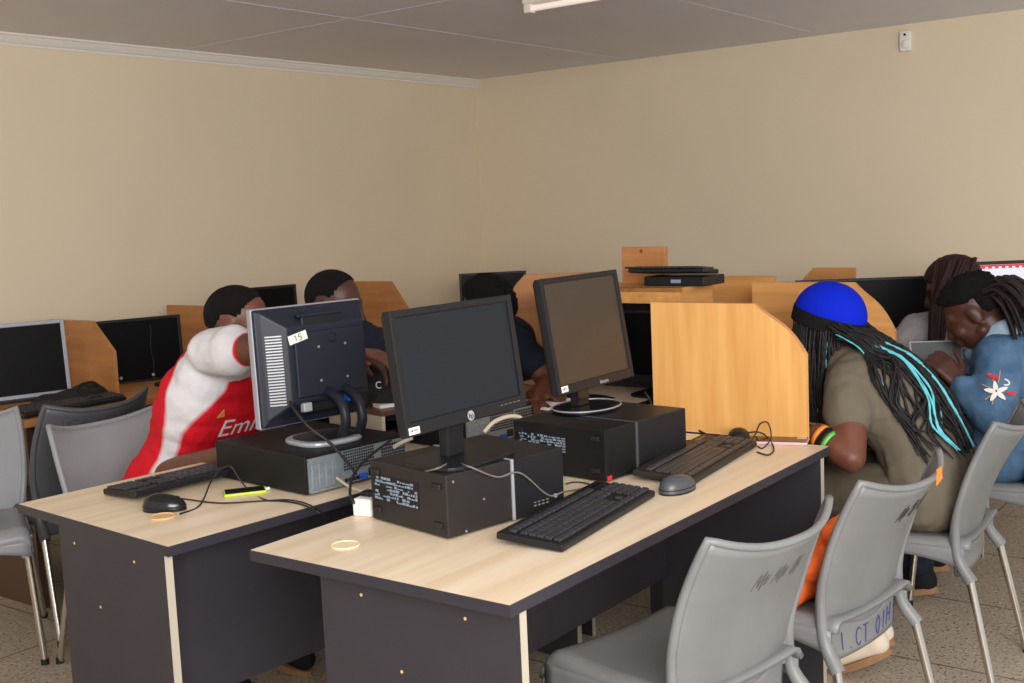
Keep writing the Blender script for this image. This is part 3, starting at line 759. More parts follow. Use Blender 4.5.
monitor('dark monitor standing inside the orange hutch', W(2.04, 0.84, 0.93), TH-PI/2, 0.0, 0.34, 0.27, DESK, 0.015, 0.03, m_sc=M_screenb)
t = thing('computer_case', 'black computer case standing in the dark gap behind the far case', 'computer', W(1.82, 0.40, DESK), TH)
MB().rbox(0, 0.12, 0, 0.24, 0, 0.20, 0.004).build('shell', M_black, t)
MB().rbox(-0.02, 0.0, 0.19, 0.21, 0.06, 0.085, 0.003).build('vga_plug', M_blue, t)

# ------------------------------------------------------------------ keyboards, mice, phones, papers
def keyboard(label, corner, rz, L, D, m_body, m_key, z=DESK, slope=0.012):
    """corner = near left corner; x along its length, y towards its rear"""
    t = thing('keyboard', label, 'keyboard', (corner.x, corner.y, z), rz)
    S = Matrix.Rotation(math.atan2(slope, D), 4, 'X')
    MB().rbox(0, L, 0, D, 0.002, 0.018, 0.004, 2, S).build('tray', m_body, t)
    k = MB()
    rows = [(0.012, [1.4, 1.2, 1.2, 6.0, 1.2, 1.2, 1.4]), (0.033, [2.2]+[1]*10+[2.4]), (0.052, [1.8]+[1]*11+[1.8]), (0.071, [1.5]+[1]*12+[1.1]), (0.090, [1]*13+[1.6]), (0.117, [1]+[1]*12+[1.6])]
    main = L*0.66
    for y, ks in rows:
        u = main/sum(ks); x = 0.012
        for q in ks:
            k.rbox(x+0.001, x+q*u-0.001, y+0.001, y+0.0175, 0.017, 0.0245, 0.002, 1, S); x += q*u
    for j, y in enumerate((0.012, 0.033, 0.052, 0.071, 0.090, 0.117)):
        for i in range(3):
            if j in (2,) or (j == 1 and i != 1): continue
            x = L*0.70+i*0.0185; k.rbox(x, x+0.0165, y+0.001, y+0.0175, 0.017, 0.0245, 0.002, 1, S)
        for i in range(4):
            if j == 5: continue
            x = L*0.835+i*0.0182; k.rbox(x, x+0.0165, y+0.001, y+0.0175, 0.017, 0.0245, 0.002, 1, S)
    k.build('keys', m_key, t)
    MB().box(L*0.80, L*0.96, D*0.86, D*0.92, 0.0178, 0.0186, S).build('indicator_strip', M_blackgl, t)
    return t
def kb_from(label, near, far, D, mb_, mk_, z=DESK):   # near/far = the two ends of its front edge
    d = far-near; return keyboard(label, near, math.atan2(d.y, d.x), d.length, D, mb_, mk_, z)
k1a, k1b = onz(562.7, 552, DESK+0.004), onz(655.3, 496, DESK+0.004)
kb_from('black keyboard on the front desk, before the nearest computer case', k1a, k1b, 0.158, M_black, M_key)
k2a, k2b = onz(693, 485, DESK+0.004), onz(757, 446, DESK+0.004)
kb_from('brown-lit black keyboard on the front desk, next to the grey mouse', k2a, k2b, 0.165, M_blackbrown, M_keyw)
k3a = WA(0.60, 0.455); k3b = WA(0.165, 0.425)
kb_from('black keyboard on the second desk, in front of the boy in red', WA(0.635, 0.58), WA(0.172, 0.575), 0.155, M_black, M_key)
t = keyboard('black keyboard lying on a black box on top of the hutch', W(2.135, 0.655), TH+PI/2+0.03, 0.30, 0.12, M_black, M_key, DESK+0.40+0.036)
t = thing('flat_box', 'flat black device with a white label on top of the hutch', 'device', W(2.03, 0.66, DESK+0.40), TH)
MB().rbox(0, 0.16, 0, 0.24, 0, 0.034, 0.004).build('case', M_black, t)
MB().box(-0.0008, 0, 0.09, 0.13, 0.012, 0.024).build('label', M_label, t)

def mouse(label, p, rz, m, L=0.11, Wd=0.062, H=0.038):
    t = thing('computer_mouse', label, 'mouse', p, rz)
    mb = MB()
    def fn(u, v):
        a = 2*PI*u; r = math.sin(PI/2*min(1, v*1.0))
        x = math.cos(a)*L/2*r; y = math.sin(a)*Wd/2*r*(1-0.10*math.cos(a))
        z = H*math.cos(PI/2*v)**0.75*(1-0.18*math.cos(a)*r)+0.004
        return (x, y, z)
    mb.grid(fn, 33, 12); o = mb.build('body', m, t)
    MB().prism([(L/2*math.cos(2*PI*k/32), Wd/2*math.sin(2*PI*k/32)*(1-0.10*math.cos(2*PI*k/32))) for k in range(32)], 0.0, 0.0045).build('underside', M_black, t)
    w_ = MB().cyl((L*0.30, -0.003, H*0.72), 0.008, 0.006, 16, (0, 1, 0)).build('scroll_wheel', M_cable, t)
    MB().tube([(L/2*math.cos(a)*0.985, Wd/2*math.sin(a)*0.985*(1-0.1*math.cos(a)), 0.012) for a in [2*PI*k/32 for k in range(33)]], 0.0016, 5).build('seam', M_cable, t)
    return t
M_mgrey = mat('mouse_grey', srgb(74, 77, 80), 0.35)
p = onz(678, 491, DESK); mouse('dark grey mouse at the end of the front keyboard', p, TH-0.15, M_mgrey, 0.118, 0.068)
p = onz(739, 441, DESK); mouse('black mouse behind the brown-lit keyboard, against the upright board', p, TH+0.4, M_black, 0.11, 0.064, 0.036)
p = onz(165, 510, DESK); mouse('black mouse on the second desk beside the wooden grommet', p, -0.12, M_blackgl, 0.11, 0.064)

def phone(label, p, rz, L, Wd, H, m_body, m_glass):
    t = thing('mobile_phone', label, 'phone', p, rz)
    MB().rbox(-L/2, L/2, -Wd/2, Wd/2, 0, H, 0.0035, 3).build('shell', m_body, t)
    MB().rbox(-L/2+0.004, L/2-0.004, -Wd/2+0.003, Wd/2-0.003, H-0.001, H+0.0006, 0.0005, 1).build('screen', m_glass, t)
    return t
p = onz(245, 493, DESK); t = phone('lime green edged phone charging on the second desk', p, ATH-0.55, 0.108, 0.060, 0.008, M_lime, M_blackgl)
MB().rbox(0.050, 0.064, -0.006, 0.006, 0.002, 0.009, 0.002).build('charging_plug', M_whitepl, t)
p = onz(778, 442.5, DESK); t = phone('rose gold phone lying at the foot of the upright board', p, PI-0.35, 0.170, 0.078, 0.0095, M_pink, M_blackgl)
bp_ = MB().rbox(-0.079, -0.052, -0.038, -0.010, 0.0100, 0.0115, 0.0006).build('camera_bump', M_pink, t)

p = W(0.345, 0.672, DESK)
t = thing('power_adapter', 'white power adapter block beside the nearest computer case', 'adapter', p, TH+0.2)
MB().rbox(-0.035, 0.03, -0.026, 0.026, 0, 0.042, 0.006, 3).build('block', M_whitepl, t)
MB().rbox(-0.012, 0.018, -0.018, 0.018, 0.042, 0.054, 0.004).build('plug', M_black, t)
p = WA(0.96, 0.36, DESK+0.12)
t = thing('notebook', 'pale notebook on the brown riser shelf', 'notebook', p, ATH-0.3)
MB().rbox(0, 0.20, 0, 0.15, 0.0, 0.012, 0.002).build('cover', M_book, t)
MB().box(0.003, 0.198, -0.0005, 0.148, 0.002, 0.010).build('pages', M_paper, t)
p = onz(545, 404, DESK+0.002)
t = thing('exercise_book', 'open white exercise book under the hidden boy hand', 'book', p, TH+0.1)
def pg(u, v): x = (u-0.5)*0.30; return (x, v*0.21-0.10, 0.004+0.012*math.exp(-abs(x)*26)*0+0.010*(1-abs(2*abs(u-0.5)-0.35)))
solidify(MB().grid(pg, 17, 6).build('pages', M_paper, t), 0.003, 1)

# ------------------------------------------------------------------ cables (each one a thing)
def cable(label, pts, r=0.0022, m=None, plug=None):
    c = catmull(pts, 8); o0 = V(pts[0])
    mb = MB().tube([q-o0 for q in c], r, 7)
    o = mb.build('cable', m or M_cable, loc=o0); tag(o, label, 'cable')
    if plug:
        pm, ln, pr_ = plug; d = (V(pts[0])-V(c[2])).normalized()
        MB().cyl((0, 0, 0), pr_, ln, 12, tuple(d)).build('plug', pm, o)
    return o
zt = DESK+0.003
g = lambda u, v, z=zt: onz(u, v, z)
cable('grey mouse cable draped across the face of the nearest case', [g(367, 514, zt), onz(385, 500, DESK+0.03), at(400, 481, 2.60), at(415, 474, 2.53), at(437, 468.5, 2.415), at(452, 462.5, 2.52), at(470, 467, 2.445), at(497, 477, 2.50), at(520, 473, 2.54), at(548, 495, 2.61), at(563, 492, 2.645), g(580, 489), g(589, 486), g(584, 492)], 0.0022, M_cableg)
cable('black wire curled on the desk at the end of the nearest case', [g(566, 484), g(575, 482), g(589, 484), g(590, 490), g(577, 500)], 0.0017)
cable('black mouse cable looping on the second desk near the lime phone', [g(180, 514), g(200, 505), at(213, 478, 2.96), at(229, 466, 2.95), at(240, 480, 2.95), at(252, 493, 2.93), g(266, 500), g(280, 501), g(300, 504), g(318, 512), at(332, 522, 2.78)], 0.0022)
cable('thin black cable running along the second desk from the keyboard', [g(160, 496), g(185, 499), g(220, 503), g(262, 501), g(290, 500), g(312, 506), at(328, 518, 2.80)], 0.0020)
cable('black power lead hanging between the two desks by the white adapter', [at(391, 440, 2.97), at(370, 456, 2.86), at(354, 474, 2.76), at(350, 492, 2.70), g(354, 503, DESK+0.05)], 0.0035)
cable('black video cable with a pale connector behind the monitor marked fifteen', [at(290, 402, 2.95), at(297, 413, 2.90), at(309, 427, 2.88), at(330, 443, 2.87), at(347, 462, 2.84), at(356, 474, 2.80)], 0.0040, M_cable)
cable('beige lead plugged into the rear of the flat case', [at(337, 478, 2.90), at(350, 487, 2.84), at(364, 492, 2.80), at(372, 498, 2.78)], 0.004, M_cablew)
cable('beige cable stub between the two cases on the desks', [at(412, 438, 2.99), at(401, 443, 2.97), at(394, 447, 2.95)], 0.0055, M_cablew)
cable('beige cable arching behind the widescreen monitor', [at(484, 432, 3.05), at(494, 422, 3.06), at(508, 416.5, 3.08), at(520, 417.5, 3.10), at(526, 427, 3.10), at(526, 434, 3.10)], 0.006, M_cablew)
cable('black cable loop beside the rose gold phone', [g(757, 452), g(768, 455), g(774, 449), at(768, 438, 3.27), at(758, 432, 3.30), g(740, 434, DESK+0.028)], 0.0022)
cable('black cable loop standing up before the upright board', [g(757, 446), g(763, 448, zt), at(771, 438, 3.25), at(768, 423, 3.28), at(760, 424, 3.30), at(755, 435, 3.32), g(748, 442, DESK+0.02)], 0.0020)
cable('black cable along the foot of the upright board', [g(681, 419, zt), g(700, 431, zt), g(716, 438, zt), g(724, 443, DESK+0.012)], 0.0028)
cable('black keyboard cable lying behind the brown-lit keyboard', [g(684, 441), g(700, 440), g(718, 442), g(728, 446)], 0.0022)
cable('black power cable on the desk behind the far case', [at(645, 392, 3.55), at(650, 400, 3.55), g(655, 410, DESK+0.004), g(664, 415, DESK+0.004)], 0.003)
# ------------------------------------------------------------------ chairs
def back_pt(u, v):
    """u in -1..1 across, v in 0..1 up the backrest; sitter faces +y"""
    z = 0.415+v*0.355
    hw = 0.180+0.026*math.sin(PI*min(1, v*0.85))+0.012*v
    y = -0.178-0.035*v-0.115*v*v + 0.056*abs(u)**2.2*(0.38+0.62*v)
    if v > 0.5: z += 0.034*abs(u)**2.6*(v-0.5)/0.5
    return V((u*hw, y, z))
def back_off_raw(u, v, off):
    du = back_pt(min(1, u+0.004), v)-back_pt(max(-1, u-0.004), v); dv = back_pt(u, v+0.004)-back_pt(u, v-0.004)
    n = du.cross(dv).normalized()
    if n.y > 0: n = -n
    return back_pt(u, v)+n*off
def back_off(u, v, off):
    e = 0.004
    if v < 0: return back_off_raw(u, v, off)
    du = back_pt(min(1, u+e), v)-back_pt(max(-1, u-e), v); dv = back_pt(u, min(1, v+e))-back_pt(u, max(0, v-e))
    n = du.cross(dv).normalized()        # points towards the back (-y)?
    if n.y > 0: n = -n
    return back_pt(u, v)+n*off
def make_chair(label, m, group='grey plastic chairs with steel legs'):
    t = thing('plastic_chair', label, 'chair', (0, 0, 0), 0, group)
    mb = MB(); mb.grid(lambda u, v: back_pt(u*2-1, -0.20+1.20*v), 29, 20)
    o = mb.build('backrest', m, t); solidify(o, 0.010, 0.0)
    rim = MB()
    edge = [back_pt(-1, k/16) for k in range(17)]+[back_pt(-1+2*k/28, 1) for k in range(1, 28)]+[back_pt(1, k/16) for k in range(16, -1, -1)]
    rr = [0.0125-0.003*min(1, k/14) for k in range(17)]+[0.0085]*27+[0.0125-0.003*min(1, k/14) for k in range(16, -1, -1)]
    rim.tube(edge, rr, 10); rim.build('rim', m, o)
    # lower band that joins back and seat
    bd = MB(); bd.grid(lambda u, v: back_off(u*2-1, -0.20+v*(0.20+0.17*abs(u*2-1)**2.0), 0.0055), 29, 7)
    solidify(bd.build('lower_band', m, o), 0.004)
    # seat pan
    def seat(u, v):
        x = (u*2-1); hw = 0.195+0.020*v
        y = -0.205+v*0.425
        z = 0.450+0.012*x*x-0.012*math.sin(PI*v)+0.008*v
        if v > 0.86: q = (v-0.86)/0.14; z -= 0.045*q*q; y -= 0.012*q*q
        if abs(x) > 0.88: q = (abs(x)-0.88)/0.12; z -= 0.028*q*q
        return (x*hw, y, z)
    so = MB().grid(seat, 33, 25).build('seat', m, t); solidify(so, 0.012)
    ap = MB()
    for sx in (-1, 1): ap.grid(lambda u, v: (sx*(0.197+0.018*u), -0.19+0.38*u, 0.438-v*(0.060-0.030*math.sin(PI*u))), 15, 4)
    ap.grid(lambda u, v: ((u*2-1)*0.212, 0.205, 0.425-v*(0.055-0.030*math.sin(PI*u))), 15, 4)
    solidify(ap.build('apron', m, so), 0.008)
    for sx in (-1, 1):
        # plastic sleeve running from the side of the back down to the rear leg
        P2 = V((sx*0.206, -0.212, 0.345))
        sl = MB().tube(catmull([back_pt(sx, 0.62), back_pt(sx, 0.42), back_pt(sx, 0.20)+V((sx*0.003, -0.004, 0)), V((sx*0.196, -0.174, 0.405)), P2], 6), [0.0075+0.0110*(k/24)**1.2 for k in range(25)], 12)
        sl.build('leg_sleeve', m, t)
        lg = MB().tube([V((sx*0.205, -0.205, 0.36)), V((sx*0.232, -0.285, 0.0))], 0.0115, 14).build('leg', M_steel, t)
        MB().cyl((sx*0.232, -0.285, 0.0), 0.0135, 0.02, 12).build('foot_cap', M_cable, lg)
        fs = MB().tube([V((sx*0.196, 0.185, 0.435)), V((sx*0.197, 0.188, 0.365))], [0.020, 0.017], 12).build('leg_sleeve', m, t)
        lg = MB().tube([V((sx*0.197, 0.188, 0.42)), V((sx*0.222, 0.225, 0.0))], 0.0115, 14).build('leg', M_steel, t)
        MB().cyl((sx*0.222, 0.225, 0.0), 0.0135, 0.02, 12).build('foot_cap', M_cable, lg)
    return t
def write_back(t, s, u0, v0, wd, hd, r, m, name='writing', slope=0.0, off=0.0065, side=-1, parent=None):
    """handwriting on the rear of the backrest, u from the left as seen from behind"""
    sk_, tw = strokes(s, 1.0, 1.0, 0.35); mb = MB()
    for st_ in sk_:
        P = []
        for x, y in catmull([V((p[0], p[1], 0)) for p in st_], 4) and [(q.x, q.y) for q in catmull([V((p[0], p[1], 0)) for p in st_], 4)]:
            u = u0+x/tw*wd; v = v0+y*hd+slope*x/tw
            P.append(back_off(max(-1, min(1, u)), max(0, min(1, v)), off))
        mb.tube(P, r, 5)
    return mb.build(name, m, parent or t)
def chair(label, s, tt, rz, m=M_chair, W_=None):
    t = make_chair(label, m); p = (W_ or W)(s, tt); t.location = p; t.rotation_euler = (0, 0, TH+rz); return t
bk_of = lambda t: [c for c in t.children if c.name.startswith('backrest')][0]
c1 = chair('empty grey plastic chair nearest the camera, pulled up to the front desk', 0.612, 0.018, -0.20)
write_back(c1, '~~#', -0.30, 0.70, 0.75, 0.13, 0.0005, M_inkd, 'scribble', 0.02, parent=bk_of(c1))
c2 = chair('grey plastic chair with blue ICT writing and an orange bag on its seat', 1.15, -0.055, -0.12)
write_back(c2, '~#~', -0.15, 0.72, 0.65, 0.13, 0.0007, M_inkb, 'scribble', 0.03, parent=bk_of(c2))
c3 = chair('grey plastic chair under the girl in the blue cap', 1.90, -0.10, 0.06)
write_back(c3, '#', 0.35, 0.10, 0.2, 0.05, 0.0010, M_inkd, 'scribble', 0.0, parent=bk_of(c3))
c4 = chair('grey plastic chair under the woman in the denim jacket', 2.62, -0.14, 0.05)
c5 = chair('grey plastic chair under the woman in the grey T-shirt', 3.12, 0.02, 0.10)
cL1 = chair('pale grey plastic chair at the left edge with a black bag on its seat', 0.36, 2.63, PI-0.52, M_chairl)
cL3 = chair('lit-pale grey plastic chair the boy in red has leaned off', 0.70, 2.00, PI-0.02, M_chairl)
cL2 = chair('dark grey plastic chair with YES BETTER scrawled on its back', 0.79, 2.74, 0.06, M_chaird)
cL2.scale = (1.05, 1.05, 1.05)
write_back(cL2, 'YES BETTER', -0.72, 0.80, 1.40, 0.11, 0.0012, M_inkb, 'scrawl', 0.0, parent=bk_of(cL2))
cB2 = chair('grey plastic chair under the boy in the navy top', 1.42, 1.92, PI+0.1, M_chair)
cB3 = chair('grey plastic chair behind the boy bent over the exercise book', 2.0, 1.86, PI-0.25, M_chair)
# blue letters on the lower band of the second chair
sk_, tw = strokes('I.CT OIH', 1.0, 1.0, 0.45); mb = MB()
for st_ in sk_:
    P = []
    for q in catmull([V((p_[0], p_[1], 0)) for p_ in st_], 4):
        u = -0.75+q.x/tw*1.5
        P.append(back_off(max(-1, min(1, u)), -0.165+0.13*q.y+0.05*abs(u)**2, 0.009))
    mb.tube(P, 0.0014, 5)
mb.build('blue_letters', M_ink, bk_of(c2))

# ------------------------------------------------------------------ bags and small cloth things
def blob_thing(name, label, cat, shapes, m, origin, voxel=0.006, it=8, disp=None, group=None):
    t = thing(name, label, cat, origin, 0, group)
    mb = MB(); shapes(mb)
    me = remesh_bake(mb, voxel, it, disp)
    o = link_mesh(me, 'body', m, t); me.transform(Matrix.Translation(-V(origin)))
    return t
wob = lambda a, s: (lambda q: a*noise.noise(q*s))
so_ = W(1.13, -0.02, 0.462)
def bagsh(mb):
    R = Matrix.Rotation(TH-0.12, 3, 'Z')
    mb.cap(W(1.00, -0.10, 0.50), W(1.24, -0.12, 0.50), 0.045); mb.cap(W(1.01, -0.13, 0.56), W(1.22, -0.15, 0.58), 0.040); mb.cap(W(1.06, -0.17, 0.63), W(1.20, -0.185, 0.645), 0.028); mb.ell(W(1.12, -0.03, 0.50), (0.12, 0.07, 0.04), R)
t = blob_thing('cloth_bag', 'bright orange cloth bag slumped on the seat of the second chair', 'bag', bagsh, M_orange, W(1.10, -0.10, 0.462), disp=lambda q: 0.008*noise.noise(q*14)+0.003*noise.noise(q*40))
t2 = thing('orange_tag', 'small orange tag hooked over the top of the second chair back', 'tag', W(1.15, -0.055), TH-0.12)
tp = back_off(0.42, 1.0, 0.0)
tm = MB(); tm.add([back_off(0.22, 1.0, 0.013)+V((0, 0.0, -0.008)), back_off(0.44, 1.0, 0.013)+V((0, 0, -0.004)), back_off(0.50, 1.0, 0.012)+V((0, 0.004, 0.020)), back_off(0.30, 1.0, 0.012)+V((0, 0.004, 0.026))], [(0, 1, 2, 3)])
solidify(tm.build('strap', M_bandO, t2), 0.002)
def bag2(mb):
    c = W(0.30, 2.63, 0.50); R = Matrix.Rotation(TH, 3, 'Z')
    mb.ell(c, (0.13, 0.09, 0.035), R); mb.cap(W(0.25, 2.62, 0.51), W(0.42, 2.52, 0.485), 0.02); mb.cap(W(0.33, 2.60, 0.50), W(0.28, 2.72, 0.56), 0.035)
blob_thing('black_bag', 'crumpled black bag on the seat of the leftmost chair', 'bag', bag2, M_bagblk, W(0.30, 2.63, 0.47), disp=wob(0.008, 16))
def bag3(mb):
    R = Matrix.Rotation(TH, 3, 'Z')
    mb.ell(W(1.02, 2.97, 0.775), (0.17, 0.08, 0.027), R); mb.ell(W(1.12, 3.02, 0.78), (0.08, 0.07, 0.03), R)
    P = catmull([W(1.0, 2.93, 0.78), W(1.04, 2.93, 0.822), W(1.10, 2.93, 0.826), W(1.15, 2.93, 0.78)], 8)
    for a_, b_ in zip(P[:-1], P[1:]): mb.cap(a_, b_, 0.010)
blob_thing('backpack', 'black backpack with a loop handle on the wall bench behind the dark chair', 'bag', bag3, M_bagblk, W(1.02, 2.97, 0.752), disp=wob(0.010, 14))
keyboard('black keyboard on the wall bench under the silver monitor', W(0.72, 2.80), TH, 0.44, 0.15, M_black, M_key)
keyboard('black keyboard on the wall bench under the black monitor', W(1.40, 2.80), TH, 0.44, 0.15, M_black, M_key)

# ------------------------------------------------------------------ people
def rotz3(a): return Matrix.Rotation(a, 3, 'Z')
def head_frame(center, yaw, pitch, roll=0.0):
    """local x = facing, y = left, z = up; pitch > 0 looks down"""
    return Matrix.Translation(center) @ Matrix.Rotation(yaw, 4, 'Z') @ Matrix.Rotation(pitch, 4, 'Y') @ Matrix.Rotation(roll, 4, 'X')
def head_shapes(mb, H, s=1.0):
    R = H.to_3x3()
    def e(c, r): mb.ell(H @ (V(c)*s), [q*s for q in r], R, 24, 16)
    def c(a, b, r0, r1): mb.cap(H @ (V(a)*s), H @ (V(b)*s), r0*s, r1*s)
    e((-0.012, 0, 0.030), (0.096, 0.076, 0.088)); e((0.030, 0, 0.0), (0.066, 0.066, 0.085)); e((0.034, 0, -0.045), (0.058, 0.056, 0.062))
    e((0.052, 0, -0.088), (0.032, 0.032, 0.026)); c((0.0, 0.052, -0.06), (0.05, 0.022, -0.092), 0.020, 0.018); c((0.0, -0.052, -0.06), (0.05, -0.022, -0.092), 0.020, 0.018)
    c((0.090, 0, 0.012), (0.108, 0, -0.026), 0.010, 0.015); e((0.098, 0.014, -0.029), (0.012, 0.010, 0.009)); e((0.098, -0.014, -0.029), (0.012, 0.010, 0.009))
    for y in (-1, 1):
        c((0.080, y*0.016, 0.026), (0.066, y*0.050, 0.026), 0.012, 0.012)
        e((0.062, y*0.040, -0.028), (0.026, 0.024, 0.026))
        e((-0.010, y*0.076, -0.008), (0.022, 0.010, 0.033)); e((-0.006, y*0.079, 0.010), (0.017, 0.008, 0.014))
    e((0.094, 0, -0.056), (0.014, 0.026, 0.009)); e((0.090, 0, -0.069), (0.014, 0.022, 0.009))
def eyes(H, t, base, s=1.0):
    for y in (-1, 1):
        ey = MB().ell(H @ (V((0.0785, y*0.031, 0.003))*s)-base, (0.0115*s, 0.0125*s, 0.0070*s), H.to_3x3()); eo = ey.build('eye', M_eye, t)
        MB().ell(H @ (V((0.0862, y*0.031, 0.003))*s)-base, (0.0050*s, 0.0055*s, 0.0055*s)).build('iris', M_iris, eo)
def hand(mb, wrist, d, up, curl=0.5, spread=0.25, side=1, s=1.0, thumb=0.5):
    """d = direction of the hand, up = back of the hand; side=+1 puts the thumb along d x up"""
    d = V(d).normalized(); up = (V(up)-d*V(up).dot(d)).normalized(); r = d.cross(up)*side
    w = V(wrist)
    for k in range(4):
        q = (k-1.5)*0.019*s
        mb.cap(w+d*0.012*s-r*q*0.55, w+d*0.080*s-r*q, 0.0145*s, 0.0125*s)
    Ls = [(0.040, 0.026, 0.020), (0.045, 0.030, 0.022), (0.041, 0.027, 0.021), (0.031, 0.021, 0.018)]
    for k in range(4):
        q = (1.5-k)*0.020*s; p = w+d*0.084*s+r*q
        dirr = (d+r*(1.5-k)*spread*0.30).normalized(); ang = 0
        for j, L in enumerate(Ls[k]):
            ang += curl*(0.55 if j == 0 else 0.75)*(1+0.12*k)
            dd = (dirr*math.cos(ang)-up*math.sin(ang)).normalized()
            n = p+dd*L*s; mb.cap(p, n, (0.0098-0.0008*j)*s, (0.0090-0.0008*j)*s); p = n
    p = w+d*0.022*s+r*0.026*s; a1 = (d*0.65+r*0.75-up*0.25*thumb).normalized(); n = p+a1*0.042*s; mb.cap(p, n, 0.0135*s, 0.0110*s)
    a2 = (d*0.9+r*(0.45-0.5*thumb)-up*0.35*thumb).normalized(); n2 = n+a2*0.034*s; mb.cap(n, n2, 0.0105*s, 0.0095*s); mb.cap(n2, n2+(a2-up*0.2*thumb)*0.022*s, 0.0095*s, 0.0082*s)
def torso_levels(J):
    """list of (centre, half vector, radius) from the pelvis up to the shoulders"""
    pe, nk = J['pelvis'], J['neck']; side_p = (J['hipL']-J['hipR']).normalized(); side_s = (J['shL']-J['shR']).normalized()
    fwd = J.get('bow', V((0, 0, 0))); g = J.get('girth', 1.0)
    out = []
    for k in range(9):
        u = k/8
        c = pe.lerp(nk, u*0.93)+fwd*math.sin(PI*u)
        sd = side_p.lerp(side_s, u).normalized()
        hw = [0.090, 0.085, 0.070, 0.062, 0.070, 0.085, 0.098, 0.100, 0.060][k]*g
        r = [0.115, 0.112, 0.108, 0.105, 0.108, 0.112, 0.108, 0.092, 0.072][k]*g
        out.append((c, sd*hw, r))
    return out
def body_shapes(mb, J, grow=0.0, torso=True, arms=('L', 'R'), legs=True, shrink=0.0):
    if torso:
        lv = torso_levels(J)
        for (c, h, r) in lv: mb.cap(c-h, c+h, r+grow-shrink)
        for s in ('L', 'R'):
            mb.cap(J['neck'].lerp(J['sh'+s], 0.25)-V((0, 0, 0.025)), J['sh'+s], 0.058+grow-shrink, 0.060+grow-shrink)
def limb(mb, a, b, r0, r1): mb.cap(a, b, r0, r1)
def person(label, J, H, skin, hs=1.0, handL=None, handR=None, ar=1.0):
    base = V((J['pelvis'].x, J['pelvis'].y, 0.0)) if 'base' not in J else J['base']
    t = thing('person', label, 'person', base)
    mb = MB(); body_shapes(mb, J, shrink=0.022)
    head_shapes(mb, H, hs)
    mb.cap(H @ V((-0.018*hs, 0, -0.055*hs)), J['neck'], 0.054*hs, 0.060)
    for s in ('L', 'R'):
        sh, el, wr = J['sh'+s], J['el'+s], J['wr'+s]
        mb.cap(sh, sh.lerp(el, 0.4), 0.048*ar, 0.047*ar); mb.cap(sh.lerp(el, 0.4), el, 0.047*ar, 0.038*ar)
        mb.cap(el, el.lerp(wr, 0.3), 0.038*ar, 0.040*ar); mb.cap(el.lerp(wr, 0.3), wr, 0.040*ar, 0.027*ar)
        hd = handL if s == 'L' else handR
        if hd: hand(mb, wr, hd['d'], hd['up'], hd.get('curl', 0.5), hd.get('spread', 0.25), hd.get('side', 1), hd.get('s', 1.0), hd.get('thumb', 0.5))
        hp, kn, an = J['hip'+s], J['kn'+s], J['an'+s]
        mb.cap(hp, kn, 0.070, 0.050); mb.cap(kn, kn.lerp(an, 0.3), 0.050, 0.052); mb.cap(kn.lerp(an, 0.3), an, 0.052, 0.034)
        tf = J.get('toe'+s, an+V((0, 0, -0.03)))
        mb.cap(an, tf, 0.034, 0.028)
    me = remesh_bake(mb, 0.0065, 4)
    me.transform(Matrix.Translation(-base))
    link_mesh(me, 'body', skin, t)
    t['_b'] = 0; del t['_b']
    return t, base
def cloth(t, base, name, m, shapes, voxel=0.0075, it=7, folds=0.005, fs=11.0, pat=None, pat2=None, seed=0.0):
    mb = MB(); shapes(mb)
    me = remesh_bake(mb, voxel, it, (lambda q: folds*noise.noise(V((q.x*fs+seed, q.y*fs, q.z*fs*0.8)))+0.45*folds*noise.noise(q*fs*2.6)) if folds else None)
    o = link_mesh(me, name, m, t, pat, pat2)
    me.transform(Matrix.Translation(-base))
    return o
def trousers(J, grow=0.014):
    def f(mb):
        lv = torso_levels(J)
        for (c, h, r) in lv[:2]: mb.cap(c-h*0.96, c+h*0.96, r-0.006)
        for s in ('L', 'R'):
            hp, kn, an = J['hip'+s], J['kn'+s], J['an'+s]
            mb.cap(hp, kn, 0.084+grow, 0.064+grow); mb.cap(kn, an.lerp(kn, 0.08), 0.064+grow, 0.046+grow)
    return f
def tee(J, grow=0.016, sleeve=0.55, low=0, ar=1.0, flare=0.012):
    def f(mb):
        lv = torso_levels(J)
        for (c, h, r) in lv[low:]: mb.cap(c-h, c+h, r+grow-(0.006 if r < 0.08 else 0))
        for s in ('L', 'R'):
            sh, el = J['sh'+s], J['el'+s]
            mb.cap(J['neck'].lerp(sh, 0.25)-V((0, 0, 0.025)), sh, 0.056+grow*0.7, 0.060+grow*0.6)
            mb.cap(sh, sh.lerp(el, sleeve), 0.060*ar+grow*0.5, 0.058*ar+flare)
    return f
def long_sleeves(J, grow=0.016, low=0, ar=1.0):
    def f(mb):
        tee(J, grow, 0.6, low, ar)(mb)
        for s in ('L', 'R'):
            sh, el, wr = J['sh'+s], J['el'+s], J['wr'+s]
            mb.cap(sh, el, 0.062*ar, 0.054*ar); mb.cap(el, el.lerp(wr, 0.92), 0.054*ar, 0.040*ar)
    return f
def hair_cap(H, s, base, mask, thick=1.07, inner=0.90, bumps=0.0):
    """dense hair that follows the skull where mask(x,y,z) on the unit sphere is positive"""
    mb = MB(); nu, nv = 56, 40; vs = []
    for j in range(nv+1):
        ph = PI*j/nv
        for i in range(nu):
            a = 2*PI*i/nu; d = V((math.sin(ph)*math.cos(a), math.sin(ph)*math.sin(a), math.cos(ph)))
            k = mask(d); k = max(0, min(1, k*8+0.5)); f = inner+(thick-inner)*k
            f += bumps*noise.noise(d*9)*k
            vs.append(H @ (V((-0.012+0.098*d.x*f, 0.078*d.y*f, 0.030+0.090*d.z*f))*s)-base)
    fs = [(j*nu+i, (j+1)*nu+i, (j+1)*nu+(i+1) % nu, j*nu+(i+1) % nu) for j in range(nv) for i in range(nu)]
    mb.add(vs, fs, True); return mb
